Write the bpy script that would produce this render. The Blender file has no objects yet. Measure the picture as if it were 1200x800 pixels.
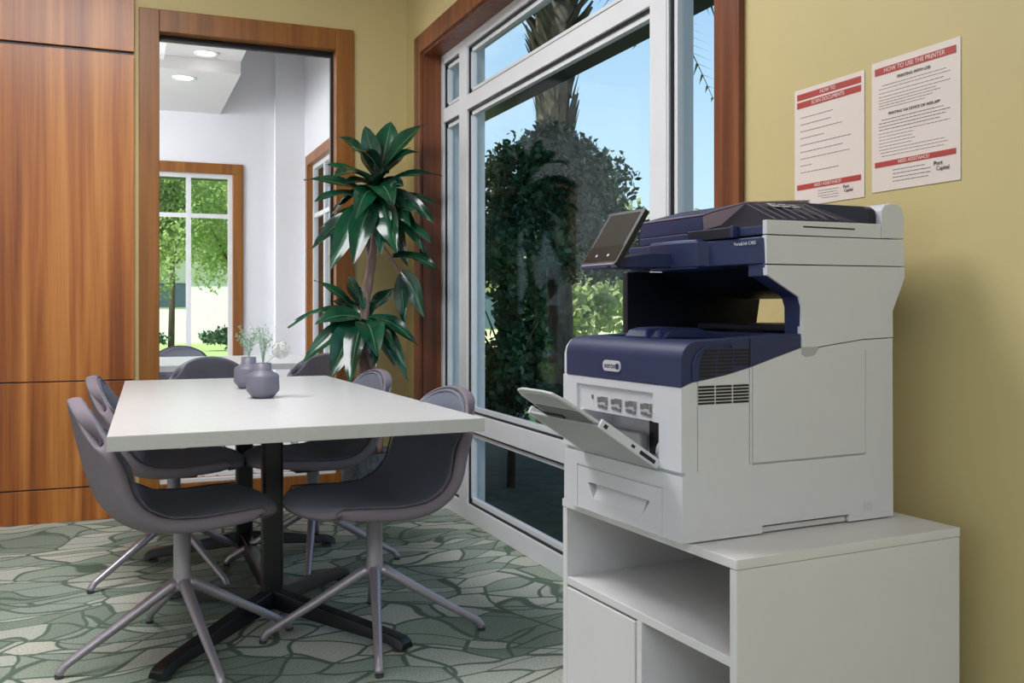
import bpy, bmesh, math, random
from mathutils import Vector, Matrix, Euler
random.seed(7)
PI = math.pi
R = math.radians
SC = bpy.context.scene
COL = SC.collection

# ------------------------------------------------------------------ camera
cam_d = bpy.data.cameras.new('camera')
cam = bpy.data.objects.new('camera', cam_d); COL.objects.link(cam)
cam.location = (0, 0, 1.07)
cam.rotation_euler = (R(90), 0, R(-22.2))
cam_d.sensor_width = 36.0
cam_d.lens = 1132.0 / 1200.0 * 36.0
cam_d.shift_y = -39.0 / 1200.0
cam_d.clip_start = 0.05; cam_d.clip_end = 300
SC.camera = cam

# ------------------------------------------------------------------ world, sun, lights
SC.view_settings.view_transform = 'Standard'
SC.view_settings.look = 'None'
SC.view_settings.gamma = 1.0
SC.view_settings.exposure = 0.0
SC.view_settings.use_curve_mapping = False
w = bpy.data.worlds.new('sky'); SC.world = w; w.use_nodes = True
nt = w.node_tree; nt.nodes.clear()
wo = nt.nodes.new('ShaderNodeOutputWorld'); bg = nt.nodes.new('ShaderNodeBackground')
tc = nt.nodes.new('ShaderNodeTexCoord'); sp = nt.nodes.new('ShaderNodeSeparateXYZ')
cr = nt.nodes.new('ShaderNodeValToRGB')
cn = nt.nodes.new('ShaderNodeTexNoise'); cn.inputs['Scale'].default_value = 2.4; cn.inputs['Detail'].default_value = 7
cmp_ = nt.nodes.new('ShaderNodeMapping'); cmp_.inputs['Scale'].default_value = (1, 1, 3.2)
ccr = nt.nodes.new('ShaderNodeValToRGB'); mx = nt.nodes.new('ShaderNodeMix'); mx.data_type = 'RGBA'
nt.links.new(tc.outputs['Generated'], sp.inputs[0]); nt.links.new(sp.outputs['Z'], cr.inputs[0])
nt.links.new(tc.outputs['Generated'], cmp_.inputs[0]); nt.links.new(cmp_.outputs[0], cn.inputs['Vector'])
nt.links.new(cn.outputs['Fac'], ccr.inputs[0])
e = cr.color_ramp.elements
e[0].position = 0.0; e[0].color = (0.66, 0.82, 0.92, 1)
e[1].position = 0.55; e[1].color = (0.18, 0.34, 0.60, 1)
k = e.new(0.12); k.color = (0.56, 0.74, 0.88, 1)
k = e.new(0.30); k.color = (0.37, 0.56, 0.78, 1)
ccr.color_ramp.elements[0].position = 0.50; ccr.color_ramp.elements[0].color = (0, 0, 0, 1)
ccr.color_ramp.elements[1].position = 0.72; ccr.color_ramp.elements[1].color = (0.75, 0.75, 0.75, 1)
nt.links.new(ccr.outputs[0], mx.inputs[0]); nt.links.new(cr.outputs[0], mx.inputs[6]); mx.inputs[7].default_value = (0.88, 0.93, 0.97, 1)
nt.links.new(mx.outputs[2], bg.inputs[0]); bg.inputs[1].default_value = 1.35
nt.links.new(bg.outputs[0], wo.inputs[0])

def light(name, typ, loc, rot, energy, color=(1, 1, 1), size=1, sy=None):
    d = bpy.data.lights.new(name, typ); o = bpy.data.objects.new(name, d); COL.objects.link(o)
    o.location = loc; o.rotation_euler = rot; d.energy = energy; d.color = color
    if typ == 'AREA':
        d.shape = 'RECTANGLE'; d.size = size; d.size_y = sy or size
    if typ == 'SUN': d.angle = R(1.0)
    return o
light('sun', 'SUN', (0, 0, 20), (R(44), 0, R(-62)), 8.0, (1, .95, .86))
light('room_ceiling_light', 'AREA', (-0.3, 3.1, 3.12), (0, 0, 0), 92, (.97, .97, 1), 1.3, 1.5)
light('rear_fill_light', 'AREA', (-0.9, -1.6, 3.12), (0, 0, 0), 86, (.82, .90, 1), 2.4, 2.4)  # added fill lamp behind the camera, out of view at ceiling height
light('side_fill_light', 'AREA', (-3.4, 1.6, 1.6), (0, R(-90), 0), 16, (.90, .95, 1), 2.2, 4.0)  # added fill lamp; the left wall has no window
light('lounge_ceiling_light', 'AREA', (-2.2, 6.6, 2.70), (0, R(-25), 0), 100, (1, 1, 1), 1.6, 1.6)
light('lounge_high_light', 'AREA', (-1.6, 7.2, 2.2), (R(0), R(-70), 0), 80, (.97, .98, 1), 1.6, 1.6)

# ------------------------------------------------------------------ materials
def lin(c):
    c = c / 255.0
    return c / 12.92 if c <= 0.04045 else ((c + 0.055) / 1.055) ** 2.4
def rgb(r, g, b): return (lin(r), lin(g), lin(b), 1)
MATS = {}
def mat(name, col, rough=0.5, metal=0.0, var=0.06, vscale=(8, 8, 8), bump=0.0, bscale=200, coat=0.0, spec=0.5):
    m = bpy.data.materials.new(name); m.use_nodes = True; MATS[name] = m
    n = m.node_tree; b = n.nodes['Principled BSDF']
    b.inputs['Roughness'].default_value = rough; b.inputs['Metallic'].default_value = metal
    b.inputs['Coat Weight'].default_value = coat; b.inputs['Specular IOR Level'].default_value = spec
    t = n.nodes.new('ShaderNodeTexCoord'); mp = n.nodes.new('ShaderNodeMapping'); mp.inputs['Scale'].default_value = vscale
    no = n.nodes.new('ShaderNodeTexNoise'); no.inputs['Scale'].default_value = 1.0; no.inputs['Detail'].default_value = 4
    r = n.nodes.new('ShaderNodeValToRGB')
    c = rgb(*col)
    r.color_ramp.elements[0].position = .3; r.color_ramp.elements[1].position = .7
    r.color_ramp.elements[0].color = tuple(max(0, v * (1 - var)) for v in c[:3]) + (1,)
    r.color_ramp.elements[1].color = tuple(min(1, v * (1 + var)) for v in c[:3]) + (1,)
    n.links.new(t.outputs['Object'], mp.inputs[0]); n.links.new(mp.outputs[0], no.inputs['Vector'])
    n.links.new(no.outputs['Fac'], r.inputs[0]); n.links.new(r.outputs[0], b.inputs['Base Color'])
    if bump:
        n2 = n.nodes.new('ShaderNodeTexNoise'); n2.inputs['Scale'].default_value = bscale
        bp = n.nodes.new('ShaderNodeBump'); bp.inputs['Strength'].default_value = bump; bp.inputs['Distance'].default_value = .002
        n.links.new(t.outputs['Object'], n2.inputs['Vector']); n.links.new(n2.outputs['Fac'], bp.inputs['Height'])
        n.links.new(bp.outputs[0], b.inputs['Normal'])
    return m
def emit(name, col, s):
    m = bpy.data.materials.new(name); m.use_nodes = True; MATS[name] = m
    b = m.node_tree.nodes['Principled BSDF']; b.inputs['Base Color'].default_value = (.9, .9, .9, 1)
    b.inputs['Emission Color'].default_value = rgb(*col); b.inputs['Emission Strength'].default_value = s
    return m
def wood(name, cols, sx=(26, 26, .9), rough=.32):
    m = bpy.data.materials.new(name); m.use_nodes = True; MATS[name] = m
    n = m.node_tree; b = n.nodes['Principled BSDF']; b.inputs['Roughness'].default_value = rough
    t = n.nodes.new('ShaderNodeTexCoord'); mp = n.nodes.new('ShaderNodeMapping'); mp.inputs['Scale'].default_value = sx
    no = n.nodes.new('ShaderNodeTexNoise'); no.inputs['Scale'].default_value = .8; no.inputs['Detail'].default_value = 3; no.inputs['Distortion'].default_value = .35
    mp2 = n.nodes.new('ShaderNodeMapping'); mp2.inputs['Scale'].default_value = (sx[0] * 7, sx[1] * 7, sx[2] * 3)
    no2 = n.nodes.new('ShaderNodeTexNoise'); no2.inputs['Scale'].default_value = 1; no2.inputs['Detail'].default_value = 4
    ad = n.nodes.new('ShaderNodeMath'); ad.operation = 'MULTIPLY_ADD'; ad.inputs[1].default_value = .22
    r = n.nodes.new('ShaderNodeValToRGB'); el = r.color_ramp.elements
    ps = [.36, .50, .60, .74]
    el[0].position = ps[0]; el[0].color = rgb(*cols[0]); el[1].position = ps[3]; el[1].color = rgb(*cols[3])
    for i in (1, 2):
        q = el.new(ps[i]); q.color = rgb(*cols[i])
    n.links.new(t.outputs['Object'], mp.inputs[0]); n.links.new(t.outputs['Object'], mp2.inputs[0])
    n.links.new(mp.outputs[0], no.inputs['Vector']); n.links.new(mp2.outputs[0], no2.inputs['Vector'])
    n.links.new(no2.outputs['Fac'], ad.inputs[0]); n.links.new(no.outputs['Fac'], ad.inputs[2])
    sb = n.nodes.new('ShaderNodeMath'); sb.operation = 'SUBTRACT'; sb.inputs[1].default_value = .09
    n.links.new(ad.outputs[0], sb.inputs[0]); n.links.new(sb.outputs[0], r.inputs[0])
    n.links.new(r.outputs[0], b.inputs['Base Color'])
    return m
wood('teak_panel', [(126, 66, 26), (160, 92, 38), (180, 112, 50), (200, 134, 68)], (17, 17, .55))
wood('oak_casing', [(122, 72, 24), (134, 82, 28), (142, 88, 32), (152, 98, 40)], (30, 30, 1.2), .4)
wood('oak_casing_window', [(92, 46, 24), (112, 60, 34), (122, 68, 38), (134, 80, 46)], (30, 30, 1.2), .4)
mat('yellow_paint', (200, 182, 128), .6, var=.02, vscale=(1.5, 1.5, 1.5), bump=.08, bscale=300)
mat('white_paint', (226, 226, 230), .6, var=.015)
mat('ceiling_white', (215, 213, 212), .8, var=.01)
mat('step_grey', (150, 148, 148), .8, var=.01)
mat('frame_white', (216, 217, 219), .35, var=.02)
mat('gasket_black', (18, 22, 26), .5)
mat('laminate', (211, 210, 208), .30, var=.03, vscale=(40, 40, 40))
mat('laminate_edge', (204, 202, 197), .4, var=.03, vscale=(60, 60, 60))
mat('cabinet_white', (216, 213, 212), .38, var=.015)
mat('printer_white', (208, 208, 212), .42, var=.012)
mat('printer_grey', (172, 171, 172), .5, var=.02)
mat('printer_light_grey', (198, 197, 197), .5, var=.02)
mat('navy', (36, 46, 84), .5, var=.06, bump=.05, bscale=900)
mat('navy_bright', (36, 54, 106), .42, var=.06)
mat('navy_dark', (14, 18, 34), .5, var=.05)
mat('plastic_black', (14, 15, 20), .4)
mat('tray_purple', (54, 48, 62), .6, var=.06)
mat('trim_mauve', (150, 132, 146), .45, var=.03)
mat('screen_glass', (62, 59, 54), .12, spec=.8)
mat('screen_lower', (40, 34, 28), .16, spec=.8)
mat('label_grey', (110, 110, 112), .6, var=.2, vscale=(300, 300, 300))
mat('paper', (228, 214, 204), .42, var=.02)
mat('print_red', (176, 62, 56), .5, var=.04)
mat('print_grey', (120, 112, 108), .6, var=.05)
mat('print_dark', (56, 50, 50), .6, var=.05)
mat('sleeve', (214, 206, 180), .25, var=.02)
mat('leg_black', (16, 17, 20), .32, var=.05)
mat('shell_mauve', (126, 115, 123), .82, var=.08, vscale=(300, 300, 300), bump=.3, bscale=700)
mat('seat_slate', (110, 114, 127), .78, var=.10, vscale=(260, 260, 260), bump=.35, bscale=800)
mat('piping', (96, 88, 98), .8)
mat('leg_silver', (172, 164, 172), .34, metal=.55, var=.03)
mat('glide', (70, 66, 70), .5)
mat('vase_grey', (112, 110, 124), .45, var=.05)
mat('sprig_green', (150, 184, 158), .6, var=.15, vscale=(60, 60, 60))
mat('sprig_pale', (196, 208, 196), .6, var=.1)
mat('ball_white', (216, 216, 208), .7, var=.06)
mat('bark', (128, 104, 96), .8, var=.3, vscale=(60, 60, 14), bump=.8, bscale=60)
mat('soil', (40, 38, 36), .9)
mat('speckle', (84, 92, 98), .5, var=.5, vscale=(55, 55, 55), bump=.2)
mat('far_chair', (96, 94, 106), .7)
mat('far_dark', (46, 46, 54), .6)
mat('lamp_trim', (240, 240, 240), .5)
emit('lamp_glow', (255, 250, 240), 6)
mat('roof_dark', (52, 60, 66), .7)
mat('stucco', (228, 226, 222), .8, var=.03)
mat('pier_stucco', (244, 236, 222), .8, var=.02)
mat('house_cream', (226, 214, 178), .8, var=.04)
mat('house_roof', (150, 140, 128), .8)
mat('house_glass', (70, 90, 100), .15)
mat('palm_bark', (92, 84, 72), .9, var=.35, vscale=(12, 12, 7), bump=.8, bscale=20)
mat('palm_boot', (70, 66, 54), .9, var=.35, vscale=(20, 20, 10))
mat('tree_bark', (76, 62, 50), .9, var=.3, vscale=(20, 20, 6))
mat('lawn', (166, 194, 112), .9, var=.2, vscale=(6, 6, 6))
mat('mulch', (44, 52, 44), .95, var=.4, vscale=(9, 9, 9), bump=.7, bscale=30)
mat('path_grey', (196, 196, 192), .9)

def leafmat(name, c1, c2, rough=.45, scale=3.0, trans=0.0):
    m = bpy.data.materials.new(name); m.use_nodes = True; MATS[name] = m
    n = m.node_tree; b = n.nodes['Principled BSDF']; b.inputs['Roughness'].default_value = rough
    t = n.nodes.new('ShaderNodeTexCoord'); no = n.nodes.new('ShaderNodeTexNoise'); no.inputs['Scale'].default_value = scale; no.inputs['Detail'].default_value = 6
    r = n.nodes.new('ShaderNodeValToRGB'); r.color_ramp.elements[0].position = .35; r.color_ramp.elements[1].position = .65
    r.color_ramp.elements[0].color = rgb(*c1); r.color_ramp.elements[1].color = rgb(*c2)
    n.links.new(t.outputs['Object'], no.inputs['Vector']); n.links.new(no.outputs['Fac'], r.inputs[0]); n.links.new(r.outputs[0], b.inputs['Base Color'])
    if trans:
        tr = n.nodes.new('ShaderNodeBsdfTranslucent'); ms = n.nodes.new('ShaderNodeMixShader'); ms.inputs[0].default_value = trans
        out = n.nodes['Material Output']; n.links.new(r.outputs[0], tr.inputs[0])
        n.links.new(b.outputs[0], ms.inputs[1]); n.links.new(tr.outputs[0], ms.inputs[2]); n.links.new(ms.outputs[0], out.inputs[0])
    return m
leafmat('bush_leaf', (26, 56, 40), (66, 108, 66), .5, 2.5)
leafmat('tree_leaf', (120, 156, 72), (196, 214, 140), .6, 1.2, .45)
leafmat('light_leaf', (120, 140, 84), (190, 196, 140), .6, 1.5, .3)
leafmat('hedge_leaf', (24, 44, 40), (48, 72, 60), .6, 3)
leafmat('palm_leaf', (30, 48, 36), (70, 92, 66), .5, 3)

def plantleaf():
    m = bpy.data.materials.new('plant_leaf'); m.use_nodes = True; MATS['plant_leaf'] = m
    n = m.node_tree; b = n.nodes['Principled BSDF']; b.inputs['Roughness'].default_value = .22; b.inputs['Coat Weight'].default_value = .3
    t = n.nodes.new('ShaderNodeTexCoord'); uv = n.nodes.new('ShaderNodeSeparateXYZ'); n.links.new(t.outputs['UV'], uv.inputs[0])
    no = n.nodes.new('ShaderNodeTexNoise'); no.inputs['Scale'].default_value = 5; n.links.new(t.outputs['Object'], no.inputs['Vector'])
    r = n.nodes.new('ShaderNodeValToRGB'); r.color_ramp.elements[0].color = rgb(8, 40, 32); r.color_ramp.elements[1].color = rgb(24, 84, 54)
    r.color_ramp.elements[0].position = .35; r.color_ramp.elements[1].position = .7
    n.links.new(no.outputs['Fac'], r.inputs[0])
    d = n.nodes.new('ShaderNodeMath'); d.operation = 'SUBTRACT'; d.inputs[1].default_value = .5; n.links.new(uv.outputs['X'], d.inputs[0])
    ab = n.nodes.new('ShaderNodeMath'); ab.operation = 'ABSOLUTE'; n.links.new(d.outputs[0], ab.inputs[0])
    lt = n.nodes.new('ShaderNodeMath'); lt.operation = 'LESS_THAN'; lt.inputs[1].default_value = .022; n.links.new(ab.outputs[0], lt.inputs[0])
    ml = n.nodes.new('ShaderNodeMath'); ml.operation = 'MULTIPLY'; ml.inputs[1].default_value = .6; n.links.new(lt.outputs[0], ml.inputs[0])
    mx = n.nodes.new('ShaderNodeMix'); mx.data_type = 'RGBA'; n.links.new(ml.outputs[0], mx.inputs[0]); n.links.new(r.outputs[0], mx.inputs[6])
    mx.inputs[7].default_value = rgb(96, 150, 112); n.links.new(mx.outputs[2], b.inputs['Base Color'])
plantleaf()

def carpet():
    m = bpy.data.materials.new('carpet'); m.use_nodes = True; MATS['carpet'] = m
    n = m.node_tree; L = n.links.new; b = n.nodes['Principled BSDF']; b.inputs['Roughness'].default_value = .95; b.inputs['Specular IOR Level'].default_value = .1
    t = n.nodes.new('ShaderNodeTexCoord')
    def warp(scale, amp, off=0.0):
        no = n.nodes.new('ShaderNodeTexNoise'); no.inputs['Scale'].default_value = scale; no.inputs['Detail'].default_value = 1
        a = n.nodes.new('ShaderNodeVectorMath'); a.operation = 'ADD'; a.inputs[1].default_value = (off, off * 2, 0)
        L(t.outputs['Object'], a.inputs[0]); L(a.outputs[0], no.inputs['Vector'])
        s = n.nodes.new('ShaderNodeVectorMath'); s.operation = 'SUBTRACT'; s.inputs[1].default_value = (.5, .5, .5); L(no.outputs['Color'], s.inputs[0])
        k = n.nodes.new('ShaderNodeVectorMath'); k.operation = 'SCALE'; k.inputs['Scale'].default_value = amp; L(s.outputs[0], k.inputs[0])
        d = n.nodes.new('ShaderNodeVectorMath'); d.operation = 'ADD'; L(a.outputs[0], d.inputs[0]); L(k.outputs[0], d.inputs[1])
        return d
    def vor(w, rot, sc, feature, scale=1.0):
        mp = n.nodes.new('ShaderNodeMapping'); mp.inputs['Rotation'].default_value = (0, 0, rot); mp.inputs['Scale'].default_value = sc
        L(w.outputs[0], mp.inputs[0]); v = n.nodes.new('ShaderNodeTexVoronoi'); v.voronoi_dimensions = '2D'; v.feature = feature; v.inputs['Scale'].default_value = scale
        L(mp.outputs[0], v.inputs['Vector']); return v
    w1 = warp(2.2, .55); w2 = warp(1.7, .8, 7.3)
    A = (.35, (3.6, 6.6, 1)); B = (-.45, (2.6, 5.4, 1))
    v1c = vor(w1, A[0], A[1], 'F1'); v1e = vor(w1, A[0], A[1], 'DISTANCE_TO_EDGE')
    v2e = vor(w2, B[0], B[1], 'DISTANCE_TO_EDGE'); v2c = vor(w2, B[0], B[1], 'F1')
    sep = n.nodes.new('ShaderNodeSeparateColor'); L(v1c.outputs['Color'], sep.inputs[0])
    sep2 = n.nodes.new('ShaderNodeSeparateColor'); L(v2c.outputs['Color'], sep2.inputs[0])
    av = n.nodes.new('ShaderNodeMath'); av.operation = 'MULTIPLY_ADD'; av.inputs[1].default_value = .55
    L(sep2.outputs[0], av.inputs[0]); 
    hf = n.nodes.new('ShaderNodeMath'); hf.operation = 'MULTIPLY'; hf.inputs[1].default_value = .6; L(sep.outputs[0], hf.inputs[0]); L(hf.outputs[0], av.inputs[2])
    r = n.nodes.new('ShaderNodeValToRGB'); r.color_ramp.interpolation = 'CONSTANT'; el = r.color_ramp.elements
    el[0].position = 0; el[0].color = rgb(132, 144, 130)
    el[1].position = .34; el[1].color = rgb(150, 160, 148)
    for p, c in ((.50, (180, 183, 170)), (.68, (150, 162, 146)), (.80, (192, 192, 178))):
        q = el.new(p); q.color = rgb(*c)
    L(av.outputs[0], r.inputs[0])
    def line(v, lo, hi):
        q = n.nodes.new('ShaderNodeMapRange'); q.inputs['From Min'].default_value = lo; q.inputs['From Max'].default_value = hi
        q.inputs['To Min'].default_value = 1; q.inputs['To Max'].default_value = 0; L(v.outputs['Distance'], q.inputs['Value']); return q
    l1 = line(v1e, .028, .05); l2 = line(v2e, .018, .036)
    mm = n.nodes.new('ShaderNodeMath'); mm.operation = 'MAXIMUM'; L(l1.outputs[0], mm.inputs[0]); L(l2.outputs[0], mm.inputs[1])
    mx = n.nodes.new('ShaderNodeMix'); mx.data_type = 'RGBA'; L(mm.outputs[0], mx.inputs[0]); L(r.outputs[0], mx.inputs[6]); mx.inputs[7].default_value = rgb(98, 114, 98)
    pn = n.nodes.new('ShaderNodeTexNoise'); pn.inputs['Scale'].default_value = 170; pn.inputs['Detail'].default_value = 2; L(t.outputs['Object'], pn.inputs['Vector'])
    pr = n.nodes.new('ShaderNodeMapRange'); pr.inputs['From Min'].default_value = .25; pr.inputs['From Max'].default_value = .75; pr.inputs['To Min'].default_value = .66; pr.inputs['To Max'].default_value = 1.3
    L(pn.outputs['Fac'], pr.inputs['Value'])
    hs = n.nodes.new('ShaderNodeVectorMath'); hs.operation = 'SCALE'; L(mx.outputs[2], hs.inputs[0]); L(pr.outputs[0], hs.inputs['Scale'])
    L(hs.outputs[0], b.inputs['Base Color'])
    bp = n.nodes.new('ShaderNodeBump'); bp.inputs['Strength'].default_value = .5; bp.inputs['Distance'].default_value = .004; L(pn.outputs['Fac'], bp.inputs['Height']); L(bp.outputs[0], b.inputs['Normal'])
carpet()

def glass(name, tint, gl=.10):
    m = bpy.data.materials.new(name); m.use_nodes = True; MATS[name] = m
    n = m.node_tree; n.nodes.clear(); L = n.links.new
    o = n.nodes.new('ShaderNodeOutputMaterial'); t = n.nodes.new('ShaderNodeBsdfTransparent'); t.inputs[0].default_value = tint
    g = n.nodes.new('ShaderNodeBsdfGlossy'); g.inputs['Roughness'].default_value = .01
    f = n.nodes.new('ShaderNodeLayerWeight'); pw = n.nodes.new('ShaderNodeMath'); pw.operation = 'POWER'; pw.inputs[1].default_value = 5.0; L(f.outputs['Facing'], pw.inputs[0])
    a = n.nodes.new('ShaderNodeMath'); a.operation = 'MULTIPLY_ADD'; a.inputs[1].default_value = gl; a.inputs[2].default_value = .04 * gl; L(pw.outputs[0], a.inputs[0])
    s = n.nodes.new('ShaderNodeMixShader'); L(a.outputs[0], s.inputs[0]); L(t.outputs[0], s.inputs[1]); L(g.outputs[0], s.inputs[2]); L(s.outputs[0], o.inputs[0])
glass('pane_glass', (.90, .95, .96, 1), .2)
glass('clear_glass', (.97, .98, .99, 1), .35)

# ------------------------------------------------------------------ mesh helpers
def bm_box(bm, x0, x1, y0, y1, z0, z1, mx=None):
    vs = [bm.verts.new((x, y, z)) for x in (x0, x1) for y in (y0, y1) for z in (z0, z1)]
    if mx:
        for v in vs: v.co = mx @ v.co
    for f in ((0, 1, 3, 2), (4, 6, 7, 5), (0, 4, 5, 1), (2, 3, 7, 6), (0, 2, 6, 4), (1, 5, 7, 3)):
        bm.faces.new([vs[i] for i in f])
    return vs
def bm_prism(bm, pts, y0, y1, axis='y'):
    # pts (a,b) polygon extruded along the axis
    def P(a, b, t):
        return (a, t, b) if axis == 'y' else ((t, a, b) if axis == 'x' else (a, b, t))
    lo = [bm.verts.new(P(a, b, y0)) for a, b in pts]; hi = [bm.verts.new(P(a, b, y1)) for a, b in pts]
    n = len(pts)
    bm.faces.new(lo[::-1]); bm.faces.new(hi)
    for i in range(n): bm.faces.new([lo[i], lo[(i + 1) % n], hi[(i + 1) % n], hi[i]])
def bm_tube(bm, pts, rads, seg=12, cap=True, flat=1.0):
    pts = [Vector(p) for p in pts]
    if not hasattr(rads, '__len__'): rads = [rads] * len(pts)
    rings = []
    up = None
    for i, p in enumerate(pts):
        t = (pts[min(i + 1, len(pts) - 1)] - pts[max(i - 1, 0)]).normalized()
        if up is None:
            up = Vector((0, 0, 1)) if abs(t.z) < .9 else Vector((1, 0, 0))
        a = t.cross(up)
        if a.length < 1e-5: a = t.cross(Vector((0, 1, 0)))
        a.normalize(); bb = a.cross(t).normalized(); up = bb
        rings.append([bm.verts.new(p + (a * math.cos(2 * PI * k / seg) + bb * flat * math.sin(2 * PI * k / seg)) * rads[i]) for k in range(seg)])
    for i in range(len(rings) - 1):
        for k in range(seg):
            bm.faces.new([rings[i][k], rings[i][(k + 1) % seg], rings[i + 1][(k + 1) % seg], rings[i + 1][k]])
    if cap:
        bm.faces.new(rings[0][::-1]); bm.faces.new(rings[-1])
def bm_lathe(bm, prof, seg=32, c=(0, 0, 0)):
    rings = []
    for r, z in prof:
        if r < 1e-6: rings.append([bm.verts.new((c[0], c[1], c[2] + z))])
        else: rings.append([bm.verts.new((c[0] + r * math.cos(2 * PI * k / seg), c[1] + r * math.sin(2 * PI * k / seg), c[2] + z)) for k in range(seg)])
    for i in range(len(rings) - 1):
        a, b = rings[i], rings[i + 1]
        if len(a) == 1 and len(b) == 1: continue
        for k in range(seg):
            k2 = (k + 1) % seg
            if len(a) == 1: bm.faces.new([a[0], b[k2], b[k]])
            elif len(b) == 1: bm.faces.new([a[k], a[k2], b[0]])
            else: bm.faces.new([a[k], a[k2], b[k2], b[k]])
def obj(name, bm, m, parent=None, bevel=0, smooth=False, seg=2, fix=True):
    if fix: bmesh.ops.recalc_face_normals(bm, faces=bm.faces[:])
    me = bpy.data.meshes.new(name); bm.to_mesh(me); bm.free()
    if isinstance(m, (list, tuple)):
        for q in m: me.materials.append(MATS[q])
    else: me.materials.append(MATS[m])
    o = bpy.data.objects.new(name, me); COL.objects.link(o)
    if parent: o.parent = parent
    if bevel:
        b = o.modifiers.new('bevel', 'BEVEL'); b.width = bevel; b.segments = seg; b.limit_method = 'ANGLE'; b.angle_limit = R(28)
        for p in me.polygons: p.use_smooth = True
        b.harden_normals = False
        wn = o.modifiers.new('wn', 'WEIGHTED_NORMAL'); wn.keep_sharp = True
    if smooth:
        for p in me.polygons: p.use_smooth = True
    return o
def box(name, x0, x1, y0, y1, z0, z1, m, parent=None, bevel=0):
    bm = bmesh.new(); bm_box(bm, x0, x1, y0, y1, z0, z1); return obj(name, bm, m, parent, bevel)
def prism(name, pts, y0, y1, m, parent=None, bevel=0, axis='y', seg=2):
    bm = bmesh.new(); bm_prism(bm, pts, y0, y1, axis); return obj(name, bm, m, parent, bevel, seg=seg)
def tag(o, label, cat, group=None, kind=None):
    if label: o['label'] = label
    if cat: o['category'] = cat
    if group: o['group'] = group
    if kind: o['kind'] = kind
    return o
def thing(name, label, cat, loc=(0, 0, 0), rz=0, group=None):
    o = bpy.data.objects.new(name, None); COL.objects.link(o); o.location = loc; o.rotation_euler = (0, 0, rz); o.empty_display_size = .1
    return tag(o, label, cat, group)
def struct(o):
    o['kind'] = 'structure'; return o
def cut(o, cutters):
    # carve real openings into a mesh
    dg = None
    for cb in cutters:
        bmesh.ops.recalc_face_normals(cb, faces=cb.faces[:])
        me = bpy.data.meshes.new('c'); cb.to_mesh(me); cb.free()
        c = bpy.data.objects.new('c', me); COL.objects.link(c); c.matrix_world = Matrix()
        md = o.modifiers.new('b', 'BOOLEAN'); md.operation = 'DIFFERENCE'; md.object = c; md.solver = 'EXACT'
        par = o.parent; o.parent = None
        bpy.context.view_layer.update()
        ev = o.evaluated_get(bpy.context.evaluated_depsgraph_get())
        new = bpy.data.meshes.new_from_object(ev)
        o.modifiers.remove(md); o.data = new; o.parent = par
        bpy.data.objects.remove(c)
def text(name, s, size, m, parent, mw, extrude=.0004, align='CENTER', sx=1.0):
    cu = bpy.data.curves.new(name, 'FONT'); cu.body = s; cu.size = size; cu.align_x = align; cu.align_y = 'CENTER'; cu.extrude = extrude
    t = bpy.data.objects.new('t', cu); COL.objects.link(t); bpy.context.view_layer.update()
    me = bpy.data.meshes.new_from_object(t.evaluated_get(bpy.context.evaluated_depsgraph_get()))
    bpy.data.objects.remove(t)
    me.transform(Matrix.Diagonal((sx, 1, 1, 1))); me.transform(mw)
    me.materials.clear(); me.materials.append(MATS[m]); me.name = name
    o = bpy.data.objects.new(name, me); COL.objects.link(o); o.parent = parent
    return o

# ------------------------------------------------------------------ the room shell
WX = 1.53      # face of the wall with the posters and the big window
FX = 1.63      # inner face of the aluminium frame
BY = 5.35      # face of the back wall
CH = 3.2
struct(box('floor', -3.5, FX + .02, -3.0, BY, -.12, 0, 'carpet'))
struct(box('floor', -3.5, FX + .02, BY, 8.6, -.12, 0, 'laminate_edge')).name = 'floor_lounge'
bm = bmesh.new()   # wall with window opening y 2.24..5.03, z 0..2.53
bm_box(bm, WX, WX + .22, -3.0, 2.24, -.1, CH)
bm_box(bm, WX, WX + .22, 2.24, 5.03, 2.45, CH)
bm_box(bm, WX, WX + .22, 5.03, BY, -.1, CH)
struct(obj('wall_right', bm, 'yellow_paint'))
bm = bmesh.new()   # back wall, opening x .20...1.12 z .16..2.50
bm_box(bm, -3.5, .15, BY, BY + .14, 0, CH)
bm_box(bm, .15, 1.17, BY, BY + .14, 2.52, CH)
bm_box(bm, 1.17, WX + .22, BY, BY + .14, 0, CH)
bm_box(bm, .15, 1.17, BY, BY + .14, 0, .12)
struct(obj('wall_back', bm, 'yellow_paint'))
bm = bmesh.new()
bm_box(bm, -3.64, -3.5, -3.0, BY + .14, 0, CH)
struct(obj('wall_left', bm, 'white_paint'))
struct(box('wall_front', -3.64, WX + .22, -3.14, -3.0, 0, CH, 'white_paint'))
struct(box('ceiling', -3.64, WX + .22, -3.14, BY + .14, CH, CH + .15, 'ceiling_white'))

# casing of the interior window
bm = bmesh.new()
bm_box(bm, .10, .20, BY - .025, BY + .16, 0, 2.62)
bm_box(bm, 1.12, 1.22, BY - .025, BY + .16, 0, 2.62)
bm_box(bm, .20, 1.12, BY - .025, BY + .16, 2.505, 2.62)
bm_box(bm, .20, 1.12, BY - .025, BY + .16, 0, .155)
c_ = struct(obj('window_2', bm, 'oak_casing', bevel=.004))
bm = bmesh.new()
bm_box(bm, .20, 1.12, BY - .012, BY + .02, .155, .172)
bm_box(bm, .20, 1.12, BY + .06, BY + .085, .175, .19)
obj('sill_strip', bm, 'frame_white', c_)
bm = bmesh.new()
bm_box(bm, .20, 1.12, BY + .05, BY + .075, 2.475, 2.505)
bm_box(bm, 1.105, 1.12, BY + .05, BY + .075, .19, 2.475)
obj('window_channel', bm, 'plastic_black', c_)
box('window_pane', .20, 1.105, BY + .06, BY + .066, .19, 2.475, 'clear_glass', c_)

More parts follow.
